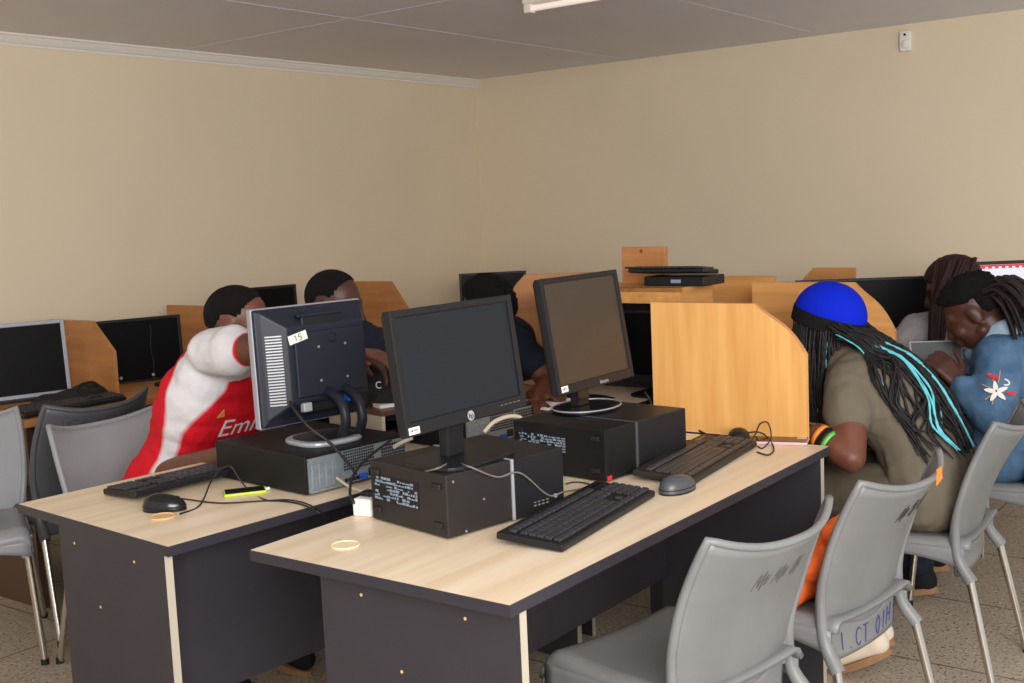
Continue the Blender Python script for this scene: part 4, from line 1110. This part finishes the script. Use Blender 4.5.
def short_hair(d):
    """hairline of close-cropped hair: low at the nape, over the ears, high on the forehead"""
    pts = [(-1.0, -0.62), (-0.50, -0.50), (-0.22, 0.10), (0.08, 0.18), (0.20, 0.10), (0.30, 0.14), (0.42, 0.50), (0.58, 0.78), (0.72, 1.1), (1.01, 1.3)]
    for (x0, z0), (x1, z1) in zip(pts[:-1], pts[1:]):
        if d.x <= x1: return d.z-(z0+(z1-z0)*(d.x-x0)/(x1-x0))
    return -1
def shoe(t, base, an, toe, name='shoe', m=None):
    d = (toe-an); d.z = 0
    fwd = (toe-an).normalized(); heel = an-fwd*0.02+V((0, 0, -0.05))
    mb = MB()
    mb.cap(an+V((0, 0, 0.005)), heel.lerp(an, 0.4), 0.044, 0.042); mb.cap(heel+V((0, 0, 0.015)), toe, 0.040, 0.036); mb.cap(an, toe.lerp(an, 0.4), 0.042, 0.040)
    me = remesh_bake(mb, 0.006, 5); me.transform(Matrix.Translation(-base)); o = link_mesh(me, name, m or M_shoe, t)
    up = V((0, 0, 1))-fwd*fwd.z; up.normalize()
    side = fwd.cross(up)
    a_, b_ = heel-fwd*0.035-up*0.022, toe+fwd*0.038-up*0.030
    sm2 = MB(); n = 20; top = []; bot = []
    for k in range(n):
        a = 2*PI*k/n; c = a_.lerp(b_, 0.5+0.5*math.cos(a)); w_ = 0.043*math.sin(a)
        top.append(c+side*w_+up*0.008-base); bot.append(c+side*w_-up*0.014-base)
    sm2.add(top+bot, [tuple(range(n)), tuple(range(2*n-1, n-1, -1))]+[(k, k+n, (k+1) % n+n, (k+1) % n) for k in range(n)])
    sm2.build('sole', M_sole, o)
def braid(mb, pts, r, seg=6, n=7, twist=0.22):
    P = catmull(pts, n)
    R = [r*(1+twist*math.sin(i*1.7))*(1.0 if i < len(P)*0.8 else 1-0.6*(i-len(P)*0.8)/(len(P)*0.2+1e-6)) for i in range(len(P))]
    mb.tube(P, R, seg)
fB = DB; fA = DA      # facing directions
yawB = TH+PI/2

# --- girl in the blue cap, sitting on the third chair and leaning over the desk
def S_(s, t_, z): return W(s, t_, z)
J = dict(pelvis=S_(1.91, -0.165, 0.56), neck=S_(1.90, 0.115, 0.935), hipL=S_(1.81, -0.15, 0.545), hipR=S_(2.01, -0.15, 0.545),
         shL=at(849, 383, 3.42), shR=S_(2.06, 0.13, 0.885), elL=at(851, 458, 3.26), wrL=at(817, 434, 3.34), elR=S_(2.13, 0.15, 0.76), wrR=S_(2.02, 0.36, 0.79),
         knL=S_(1.79, 0.27, 0.53), knR=S_(2.03, 0.27, 0.53), anL=S_(1.74, -0.02, 0.125), anR=S_(1.90, 0.02, 0.10), toeL=S_(1.70, 0.10, 0.04), toeR=S_(1.91, 0.13, 0.035), bow=V((0, 0, 0.035))-DB*0.035, girth=0.92)
HG = head_frame(S_(1.905, 0.18, 1.045), yawB, 0.18)
tG, bG = person('girl in a blue and black cap bent over the desk, teal braids down her back', J, HG, M_skin, 1.0, dict(d=DB*0.9+DA*0.45+Z*0.1, up=Z, curl=0.5, side=1), dict(d=DB, up=Z, curl=0.4, side=-1), ar=1.12)
def g_shirt(mb):
    tee(J, 0.018, 0.40, 0, 1.05, 0.018)(mb)
cloth(tG, bG, 'shirt', M_olive, g_shirt, folds=0.007, fs=12)
cloth(tG, bG, 'trousers', M_olived, trousers(J, 0.020), folds=0.007, fs=10)
HC = HG @ Matrix.Rotation(-0.48, 4, 'Y') @ Matrix.Translation((0.0, 0, 0.004))
def cap_part(z0, z1, grow, name, m):
    mb = MB(); nu, nv = 48, 20; vs = []
    for j in range(nv+1):
        zz = z0+(z1-z0)*j/nv
        for i in range(nu):
            a = 2*PI*i/nu; rr = math.sqrt(max(0.0, 1-zz*zz)) if zz > 0 else 1-0.10*zz*zz
            q = V((-0.012+(0.106+grow)*rr*math.cos(a), (0.090+grow)*rr*math.sin(a), 0.028+0.106*zz))
            vs.append(HC @ q-bG)
    fs = [(j*nu+i, j*nu+(i+1) % nu, (j+1)*nu+(i+1) % nu, (j+1)*nu+i) for j in range(nv) for i in range(nu)]
    if z1 >= 0.999: fs.append(tuple(nv*nu+i for i in range(nu)))
    mb.add(vs, fs, True); o = mb.build(name, m, tG); solidify(o, 0.003)
    return o
cap_part(0.04, 1.0, 0.008, 'cap_crown', M_capblue); cap_part(-0.34, 0.08, 0.010, 'cap_band', M_capband)
random.seed(11)
bb = MB(); tl = MB()
fr = lambda x, y, z: HG @ V((x, y, z))-bG
for k in range(120):       # braids that hang straight down round the face, near side
    a = (k+random.random())/120
    ang = -0.35+2.75*a                       # from the brow round to the nape on the near side
    rr = random.uniform(0.86, 1.05)
    p0 = fr(-0.012+0.100*math.cos(ang)*rr, 0.086*math.sin(ang)*rr+0.004, 0.000-0.035*a)
    L = random.uniform(0.27, 0.42) if a < 0.80 else random.uniform(0.12, 0.2)
    j1, j2 = random.uniform(-0.010, 0.010), random.uniform(-0.02, 0.02)
    q = lambda f, sx: p0+V((0, 0, -L*f))+DB*sx-DA*(0.010+0.016*f)
    pts = [p0+V((0, 0, 0.03)), q(0.12, j1*0.4), q(0.45, j1), q(0.75, j2), q(1.0, j2*1.3)]
    (braid(tl, pts, 0.0022) if k % 23 == 9 else braid(bb, pts, 0.0036, 6, 9))
# braids over the shoulder and down the back, lying on the shirt
shirt_o = [c for c in tG.children if c.name.startswith('shirt')][0]
bvh = BVHTree.FromPolygons([q.co.copy() for q in shirt_o.data.vertices], [tuple(p_.vertices) for p_ in shirt_o.data.polygons])
backdir = (V((0, 0, 1))*0.7-DB*0.7).normalized()
def lay(q, off):
    loc, nrm, idx, dist = bvh.find_nearest(q)
    if loc is None: return q
    if (q-loc).dot(nrm) < off: return loc+nrm*off
    return q
spn = J['pelvis']-bG; nkp = J['neck']-bG
def snap(q, off):
    loc, nrm, idx, dist = bvh.find_nearest(q); return loc+nrm*off
for k in range(150):
    f = (k+random.random())/150; lat = -0.150+0.25*f+random.uniform(-0.012, 0.012)      # across the back, negative = near side
    st = fr(-0.075+random.uniform(-0.03, 0.01), -lat*0.80, -0.030+random.uniform(-0.02, 0.03))
    L = random.uniform(0.62, 0.98); off = random.uniform(0.004, 0.022)
    fan = random.uniform(-0.05, 0.06)
    pts = [st]
    for u in (0.10, 0.22, 0.36, 0.52, 0.68, 0.84, 1.0):
        c = nkp.lerp(spn, u*L*0.98)+backdir*0.10+DA*(lat*(0.75+0.35*u)+fan*u+0.012*math.sin(u*8+k))
        pts.append(snap(c, off+0.004+(0.018 if u < 0.15 else 0)))
    (braid(tl, pts, 0.0026) if k % 31 in (3,) else braid(bb, pts, 0.0038, 6, 9))
for lat, fan in ((-0.125, 0.035), (-0.115, 0.03), (-0.105, 0.02), (-0.010, 0.01), (0.000, 0.015), (0.010, 0.0)):
    pts = [fr(-0.085, -lat*0.8, -0.03)]
    for u in (0.10, 0.22, 0.36, 0.52, 0.68, 0.84, 1.0):
        c = nkp.lerp(spn, u*0.90)+backdir*0.10+DA*(lat*(0.75+0.35*u)+fan*u+0.008*math.sin(u*7))
        pts.append(snap(c, 0.028))
    braid(tl, pts, 0.0034)
bb.build('braids', M_braid, tG); tl.build('teal_braids', M_teal, tG)
# wristbands
wd = (J['elL']-J['wrL']).normalized(); wr = J['wrL']-bG
def wring(c, r, h, name, m):
    n_ = wd.orthogonal().normalized(); q_ = wd.cross(n_)
    ring = [c+(n_*math.cos(2*PI*k/28)+q_*math.sin(2*PI*k/28))*r for k in range(28)]
    mb = MB(); vs = [p_+wd*h*s_ for s_ in (-0.5, 0.5) for p_ in ring]
    mb.add(vs, [(k, (k+1) % 28, (k+1) % 28+28, k+28) for k in range(28)], True)
    solidify(mb.build(name, m, tG), 0.003, 1)
wring(wr+wd*0.012, 0.0345, 0.013, 'orange_wristband', M_bandO); wring(wr+wd*0.030, 0.0355, 0.012, 'black_wristband', M_capband); wring(wr+wd*0.048, 0.0365, 0.012, 'green_wristband', M_bandG)
shoe(tG, bG, J['anL'], J['toeL']); shoe(tG, bG, J['anR'], J['toeR'])

# --- woman in the denim jacket
J = dict(pelvis=S_(2.62, -0.19, 0.56), neck=at(1011, 334, 3.86), hipL=S_(2.52, -0.17, 0.545), hipR=S_(2.72, -0.17, 0.545),
         elL=at(993, 420, 3.60), wrL=at(960, 384, 3.70), elR=S_(2.80, 0.0, 0.80), wrR=at(966, 380, 3.86),
         knL=S_(2.50, 0.24, 0.53), knR=S_(2.74, 0.24, 0.53), anL=S_(2.47, 0.06, 0.10), anR=S_(2.74, 0.10, 0.10), toeL=S_(2.46, 0.20, 0.05), toeR=S_(2.74, 0.24, 0.05), bow=V((0, 0, 0.02))-DB*0.04, girth=0.98)
J['shL'] = J['neck']-DA*0.165-V((0, 0, 0.055)); J['shR'] = J['neck']+DA*0.165-V((0, 0, 0.055))
HD = head_frame(at(975, 313, 3.84), yawB+0.12, 0.60)
tD, bD = person('woman in a blue denim jacket with a red flower patch, looking down at her hands', J, HD, M_skind, 1.0,
                dict(d=at(943, 364, 3.74)-J['wrL'], up=V((0, 0, 1))-DA*0.5, curl=0.75, side=1, thumb=0.4), dict(d=at(946, 366, 3.86)-J['wrR'], up=V((0, 0, 1)), curl=0.7, side=-1))
jk = cloth(tD, bD, 'denim_jacket', M_denim, long_sleeves(J, 0.022, 0, 1.08), folds=0.007, fs=12)
cloth(tD, bD, 'trousers', M_navy, trousers(J), folds=0.006)
for q_ in ('L', 'R'): shoe(tD, bD, J['an'+q_], J['toe'+q_], m=M_blackcloth)
def collar(mb):
    nk = J['neck']+V((0, 0, 0.030))-DA*0.012
    P = [nk+DB*0.105-V((0, 0, 0.07))-DA*0.05, nk-DA*0.100+DB*0.055-V((0, 0, 0.02)), nk-DA*0.105-DB*0.035+V((0, 0, 0.02)), nk-DB*0.095+V((0, 0, 0.035)), nk+DA*0.09-DB*0.045+V((0, 0, 0.02)), nk+DA*0.09+DB*0.03]
    C = catmull(P, 6)
    for a_, b_ in zip(C[:-1], C[1:]): mb.cap(a_, b_, 0.022); mb.cap(a_-V((0, 0, 0.02)), b_-V((0, 0, 0.02)), 0.029)
cloth(tD, bD, 'collar', M_denimpale, collar, voxel=0.006, it=4, folds=0.002)
jb = BVHTree.FromPolygons([q.co.copy() for q in jk.data.vertices], [tuple(p_.vertices) for p_ in jk.data.polygons])
camo = V((0, 0, CAMH))
def stick(bvh_, base, q, off=0.002):          # point of the cloth nearest to q
    loc, nrm, i_, d_ = bvh_.find_nearest(q-base); return loc+nrm*off, nrm
def patch_leaf(mb, c, n, ax, ln, wd_):
    ax = (ax-n*ax.dot(n)).normalized(); sd = n.cross(ax)
    pts = []
    for k in range(14):
        a = 2*PI*k/14; pts.append(c+ax*(ln/2*math.cos(a))+sd*(wd_/2*math.sin(a)*(1-0.35*math.cos(a))))
    m = len(pts); mb.add(pts+[p_+n*0.0015 for p_ in pts], [tuple(range(m))[::-1], tuple(range(m, 2*m))]+[(k, (k+1) % m, (k+1) % m+m, k+m) for k in range(m)])
fw, frd, frd2, fg = MB(), MB(), MB(), MB()
armc = J['shL'].lerp(J['elL'], 0.50)
vdir = (J['elL']-J['shL']).normalized(); out_ = (-DA*0.9-DB*0.25).normalized(); lat_ = vdir.cross(out_).normalized()
c0, n0 = stick(jb, bD, armc+out_*0.08)
for k in range(5):
    a = 2*PI*k/5+0.4; dd = vdir*math.cos(a)+lat_*math.sin(a)
    patch_leaf(fw, c0+n0*0.004+dd*0.020, n0, dd, 0.034, 0.014)
c1_, n1 = stick(jb, bD, armc+out_*0.08-vdir*0.045+lat_*0.012)
patch_leaf(frd, c1_+n1*0.004-vdir*0.0, n1, lat_*0.9-vdir*0.4, 0.042, 0.014); patch_leaf(frd2, c0+n0*0.004-lat_*0.042, n0, lat_, 0.028, 0.012)
for (dv, dl) in ((-0.06, 0.02), (-0.07, -0.005), (0.03, 0.03), (0.045, 0.01), (-0.02, 0.04)):
    a_, na = stick(jb, bD, armc+out_*0.08+vdir*dv+lat_*dl, 0.003); b_, nb_ = stick(jb, bD, armc+out_*0.08+vdir*dv*0.4+lat_*dl*0.4, 0.003)
    fg.tube([a_, a_.lerp(b_, 0.5)+na*0.001, b_], 0.0016, 5)
crs = [stick(jb, bD, armc+out_*0.08+vdir*(-0.035+0.010*math.cos(a))-lat_*(0.018+0.018*math.sin(a)), 0.003)[0] for a in [PI*k/8 for k in range(9)]]
fw.tube(crs, 0.003, 6)
fw.build('white_flower', M_whitec, jk); frd.build('red_petal', M_redc, jk); frd2.build('red_petal', M_redc, jk); fg.build('gold_stems', M_goldc, jk)
pk, pn_ = stick(jb, bD, J['neck']-DA*0.09+DB*0.16-V((0, 0, 0.16)), 0.002)
random.seed(5)
hm = hair_cap(HD, 1.0, bD, lambda d: d.z-(0.16+0.40*max(0, d.x)) if d.x > -0.05 else d.z+0.55-(0.75 if (-0.30 < d.x <= -0.05 and abs(d.y) > 0.5) else 0), 1.17, 0.9, 0.10)
hm.build('hair', M_hair, tD)
lc = MB()
for k in range(70):
    a = random.uniform(-1.0, 1.0); el_ = random.uniform(0.0, 0.9)
    st = HD @ V((-0.05-0.07*random.random(), 0.085*a, 0.0+0.085*(1-abs(a)*0.4)*el_))-bD
    L = random.uniform(0.10, 0.24); dr = (-DB*random.uniform(0.5, 1.0)+DA*(0.25*-a+random.uniform(-0.2, 0.2)))
    pts = [st, st+dr*0.05+V((0, 0, 0.012)), st+dr*0.10+V((0, 0, -0.02)), st+dr*0.14+V((0, 0, -0.045-L*0.15)), st+dr*0.16+V((0, 0, -0.06-L*0.32))]
    braid(lc, pts, 0.0065, 6, 5, 0.15)
lc.build('locs', M_loc, tD)
# grey tablet in her hands
tc_ = at(939, 358, 3.93)
t = thing('tablet_computer', 'grey tablet with a pale rim held by the woman in denim', 'tablet', tc_-V((0, 0, 0.06)), -0.15)
MT = Matrix.Rotation(-0.45, 4, 'X')
MB().rbox(-0.09, 0.085, -0.005, 0.005, 0.0, 0.125, 0.004, 2, MT).build('case', M_silver, t)
MB().box(-0.084, 0.079, -0.0062, -0.0045, 0.004, 0.119, MT).build('screen', mat('tablet_screen', srgb(84, 86, 88), 0.4), t)

# --- woman in the grey T-shirt
J = dict(pelvis=S_(3.10, -0.03, 0.56), neck=at(949, 315, 4.42), hipL=S_(3.00, -0.02, 0.545), hipR=S_(3.20, -0.02, 0.545),
         knL=S_(3.0, 0.40, 0.53), knR=S_(3.22, 0.40, 0.53), anL=S_(3.0, 0.35, 0.10), anR=S_(3.22, 0.35, 0.10), bow=V((0, 0, 0)), girth=0.84)
J['toeL'] = J['anL']+DB*0.12-V((0, 0, 0.05)); J['toeR'] = J['anR']+DB*0.12-V((0, 0, 0.05))
lateral = V((0.93, 0.37, 0))
J['shL'] = J['neck']-lateral*0.155-V((0, 0, 0.05)); J['shR'] = J['neck']+lateral*0.155-V((0, 0, 0.05))
J['elL'] = at(896, 361, 4.32); J['wrL'] = at(920, 374, 4.56); J['elR'] = J['shR']+V((0.05, 0.08, -0.24)); J['wrR'] = J['elR']+V((-0.12, 0.16, 0.02))
HT = head_frame(at(953, 289, 4.42), yawB+0.15, 0.35)
tT, bT = person('woman in a grey T-shirt with long burgundy braids, behind the denim jacket', J, HT, M_skind, 1.0, dict(d=V((0.3, 0.8, 0)), up=Z), dict(d=V((-0.5, 0.8, 0)), up=Z, side=-1))
cloth(tT, bT, 'shirt', M_greytee, tee(J, 0.014, 0.40), folds=0.006)
cloth(tT, bT, 'trousers', M_navy, trousers(J), folds=0.006)
for q_ in ('L', 'R'): shoe(tT, bT, J['an'+q_], J['toe'+q_], m=M_blackcloth)
hair_cap(HT, 1.0, bT, lambda d: d.z*0.6+0.25-0.5*max(0, d.x), 1.12, 0.9, 0.03).build('hair', M_burg, tT)
bm_ = MB()
toCam = (camo-J['neck']).normalized(); toCam.z = 0
for k in range(60):
    a = random.uniform(-1, 1)
    st = HT @ V((-0.02-0.06*random.random(), 0.0, 0.10))-bT+lateral*0.075*a*0.9+toCam*(0.05+0.03*random.random())
    mid = HT.translation-bT+lateral*(0.066*a-0.040)+toCam*(0.085+0.02*random.random())+V((0, 0, -0.04))
    L = random.uniform(0.22, 0.34)
    pts = [st, st.lerp(mid, 0.5)+toCam*0.03, mid, mid+V((0, 0, -L*0.5))+lateral*(-0.015*a-0.02), mid+V((0, 0, -L))+lateral*(-0.03*a-0.03)+toCam*0.01]
    braid(bm_, pts, 0.0062, 6, 5, 0.15)
bm_.build('braids', M_burg, tT)

# --- boy in the red and white football shirt
dF = -DB; sL = DA            # faces the desk: his left is +A, his right (near side) is -A
J = dict(pelvis=S_(0.74, 1.95, 0.56), neck=S_(0.77, 1.62, 1.035), hipL=S_(0.84, 1.92, 0.545), hipR=S_(0.64, 1.92, 0.545),
         shR=at(212, 352, 3.42), shL=S_(0.93, 1.60, 0.99), elR=at(296, 346, 3.20), wrR=at(350, 352, 3.35), elL=at(160, 474, 3.60), wrL=at(262, 446, 3.16),
         knL=S_(0.84, 1.58, 0.54), knR=S_(0.58, 1.58, 0.54), anL=S_(0.84, 1.62, 0.10), anR=S_(0.58, 1.62, 0.10), bow=V((0, 0, 0.01)), girth=0.93)
J['toeL'] = J['anL']-DB*0.13-V((0, 0, 0.05)); J['toeR'] = J['anR']-DB*0.13-V((0, 0, 0.05))
HR = head_frame(at(239, 326, 3.50), yawB+PI+0.50, 0.22)
tR, bR = person('boy in a red and white football shirt leaning over the second desk', J, HR, M_skin, 1.0, dict(d=at(295, 440, 3.10)-J['wrL'], up=Z, curl=0.35, side=-1), dict(d=at(390, 356, 3.3)-J['wrR'], up=Z, curl=0.4, side=1))
eyes(HR, tR, bR)
pel, nek = J['pelvis'], J['neck']; axis = (nek-pel); alen = axis.length; axis.normalize()
sideR = -DA
def jpat(q):
    h = (q-pel).dot(axis)/alen
    r_ = (q-pel)-axis*(q-pel).dot(axis)
    front = (-DB-axis*(-DB).dot(axis)).normalized()
    x = r_.dot(front); y = r_.dot(sideR)
    ang = math.atan2(x, y)          # 0 at his right side, + towards the chest
    # arms
    for s in ('R',):
        sh, el = J['sh'+s], J['el'+s]; d = (el-sh); u = (q-sh).dot(d)/d.dot(d); dist = (q-sh-d*u).length
        if u > -0.02 and dist < 0.105 and u < 0.75: return 0.03
    if y < 0: ang = PI-ang if x > 0 else -PI-ang
    wid = 0.15+0.40*max(0, min(1, (h-0.58)/0.32))**1.4
    c = 0.34-0.12*h
    v = wid-abs(ang-c)
    if h > 0.95: v = max(v, 0.2)
    return v*0.06
def jpat2(q):
    best = -1.0
    for s in ('R',):
        sh, el = J['sh'+s], J['el'+s]; d = (el-sh); L = d.length; u = (q-sh).dot(d)/d.dot(d); dist = (q-sh-d*u).length
        if dist < 0.12: best = max(best, 0.011-abs(u-0.46)*L)
    return best
def jshape(mb): tee(J, 0.018, 0.27, 0, 1.0, 0.020)(mb)
js = cloth(tR, bR, 'jersey', M_jersey, jshape, voxel=0.007, it=6, folds=0.006, fs=11, pat=jpat, pat2=jpat2)
cloth(tR, bR, 'trousers', M_navy, trousers(J), folds=0.005)
for q_ in ('L', 'R'): shoe(tR, bR, J['an'+q_], J['toe'+q_], m=M_blackcloth)
hair_cap(HR, 1.0, bR, short_hair, 1.035, 0.94, 0.012).build('hair', M_hair, tR)
jb2 = BVHTree.FromPolygons([q.co.copy() for q in js.data.vertices], [tuple(p_.vertices) for p_ in js.data.polygons])
def chest_text(s, h0, size, name, m):
    """print across the chest; reads from his right to his left"""
    mb = text_mb(s, size); front = (-DB-axis*(-DB).dot(axis)).normalized(); out = MB(); vs = []
    for q in mb.v:
        p_ = pel+axis*(alen*h0+q.y)+front*0.25+sL*(q.x+0.105)
        loc, nrm, i_, d_ = jb2.ray_cast(p_-bR, -front)
        if loc is None: loc, nrm, i_, d_ = jb2.find_nearest(p_-bR)
        vs.append(loc+front*(0.0022+q.z))
    out.add(vs, mb.f); return out.build(name, m, js)
chest_text('Emirates', 0.66, 0.098, 'chest_print', M_jtext); chest_text('FLY BETTER', 0.52, 0.050, 'chest_print_small', M_jtext)
front = (-DB-axis*(-DB).dot(axis)).normalized()
cr_ = MB()
cpt = pel+axis*(alen*0.78)+front*0.3-sL*0.085
loc, nrm, i_, d_ = jb2.ray_cast(cpt-bR, -front)
if loc:
    a_ = axis; b_ = sL
    cr_.add([loc+front*0.004+a_*0.016, loc+front*0.004-a_*0.014-b_*0.014, loc+front*0.004-a_*0.014+b_*0.014], [(0, 1, 2)])
    solidify(cr_.build('gold_crest', M_goldc, js), 0.002)

# --- boy in navy reaching past the monitor
J = dict(pelvis=S_(1.40, 1.90, 0.56), neck=S_(1.33, 1.70, 1.03), hipL=S_(1.50, 1.88, 0.545), hipR=S_(1.30, 1.88, 0.545),
         knL=S_(1.54, 1.50, 0.54), knR=S_(1.28, 1.50, 0.54), anL=S_(1.54, 1.52, 0.10), anR=S_(1.28, 1.52, 0.10), bow=V((0, 0, 0.02)), girth=1.0)
J['toeL'] = J['anL']-DB*0.13-V((0, 0, 0.05)); J['toeR'] = J['anR']-DB*0.13-V((0, 0, 0.05))
J['shR'] = J['neck']-DA*0.165-V((0, 0, 0.06)); J['shL'] = J['neck']+DA*0.165-V((0, 0, 0.06))
J['elR'] = at(322, 372, 3.60); J['wrR'] = at(358, 356, 3.55); J['elL'] = at(395, 385, 3.95); J['wrL'] = at(398, 400, 3.72)
HN = head_frame(at(335, 306, 3.93), yawB+PI-0.05+0.35, 0.20)
tN, bN = person('boy in a navy top peering over the monitor with the green 15 sticker', J, HN, M_skind, 1.0, dict(d=-DB, up=Z, curl=0.4, side=-1), dict(d=at(386, 366, 3.5)-J['wrR'], up=V((0, 0, 1))+DA*0.2, curl=0.55, side=1, s=1.05, spread=0.5, thumb=0.9))
eyes(HN, tN, bN)
cloth(tN, bN, 'shirt', M_navy, tee(J, 0.018, 0.6), folds=0.006)
cloth(tN, bN, 'trousers', M_blackcloth, trousers(J), folds=0.005)
for q_ in ('L', 'R'): shoe(tN, bN, J['an'+q_], J['toe'+q_], m=M_blackcloth)
hair_cap(HN, 1.0, bN, short_hair, 1.035, 0.94, 0.012).build('hair', M_hair, tN)
def pouch(mb):
    c = at(390, 377, 3.50); mb.ell(c, (0.055, 0.04, 0.045)); mb.ell(c+V((-0.03, 0, -0.04)), (0.05, 0.05, 0.05)); mb.ell(c+V((0.03, 0.0, -0.05)), (0.05, 0.05, 0.055)); mb.ell(c+V((-0.005, 0, -0.085)), (0.08, 0.06, 0.05))
pp_ = at(390, 377, 3.50); pp_.z = DESK
t = blob_thing('black_pouch', 'black pouch with a white letter C under the reaching hand', 'pouch', pouch, M_bagblk, pp_, disp=wob(0.006, 18))
cc = at(379, 385, 3.43); dr = (camo-cc).normalized(); rt = V((1, 0, 0))
MB().tube([cc-pp_+rt*0.0085*math.cos(a)+V((0, 0, 1))*0.0095*math.sin(a) for a in [0.8+k*(2*PI-1.6)/14 for k in range(15)]], 0.0018, 6).build('white_letter', M_whitec, t)

# --- third boy, hidden behind the widescreen monitor
J = dict(pelvis=S_(1.98, 1.78, 0.56), neck=S_(1.90, 1.50, 1.00), hipL=S_(2.08, 1.76, 0.545), hipR=S_(1.88, 1.76, 0.545),
         knL=S_(2.10, 1.42, 0.54), knR=S_(1.86, 1.42, 0.54), anL=S_(2.10, 1.46, 0.10), anR=S_(1.86, 1.46, 0.10), bow=V((0, 0, 0.03)), girth=1.0)
J['toeL'] = J['anL']-DB*0.13-V((0, 0, 0.05)); J['toeR'] = J['anR']-DB*0.13-V((0, 0, 0.05))
J['shR'] = J['neck']-DA*0.165-V((0, 0, 0.06)); J['shL'] = J['neck']+DA*0.165-V((0, 0, 0.06))
J['shL'] = at(516, 345, 4.30); J['elL'] = at(549, 382, 4.22); J['wrL'] = at(536, 402, 4.0); J['elR'] = S_(1.66, 1.45, 0.80); J['wrR'] = S_(1.75, 1.22, 0.79)
HK = head_frame(at(486, 311, 4.28), yawB+PI+0.25, 0.75)
tK, bK = person('boy in a dark T-shirt bent over a book, mostly hidden behind the widescreen monitor', J, HK, M_skin, 1.0, dict(d=at(528, 410, 3.9)-J['wrL'], up=Z, curl=0.5, side=-1), dict(d=-DB, up=Z, curl=0.4, side=1))
cloth(tK, bK, 'shirt', M_navy, tee(J, 0.016, 0.44), folds=0.006)
cloth(tK, bK, 'trousers', M_blackcloth, trousers(J), folds=0.005)
for q_ in ('L', 'R'): shoe(tK, bK, J['an'+q_], J['toe'+q_], m=M_blackcloth)
hair_cap(HK, 1.0, bK, lambda d: d.z*0.8-0.45*max(0, d.x)+0.25, 1.16, 0.9, 0.10).build('hair', M_hair, tK)
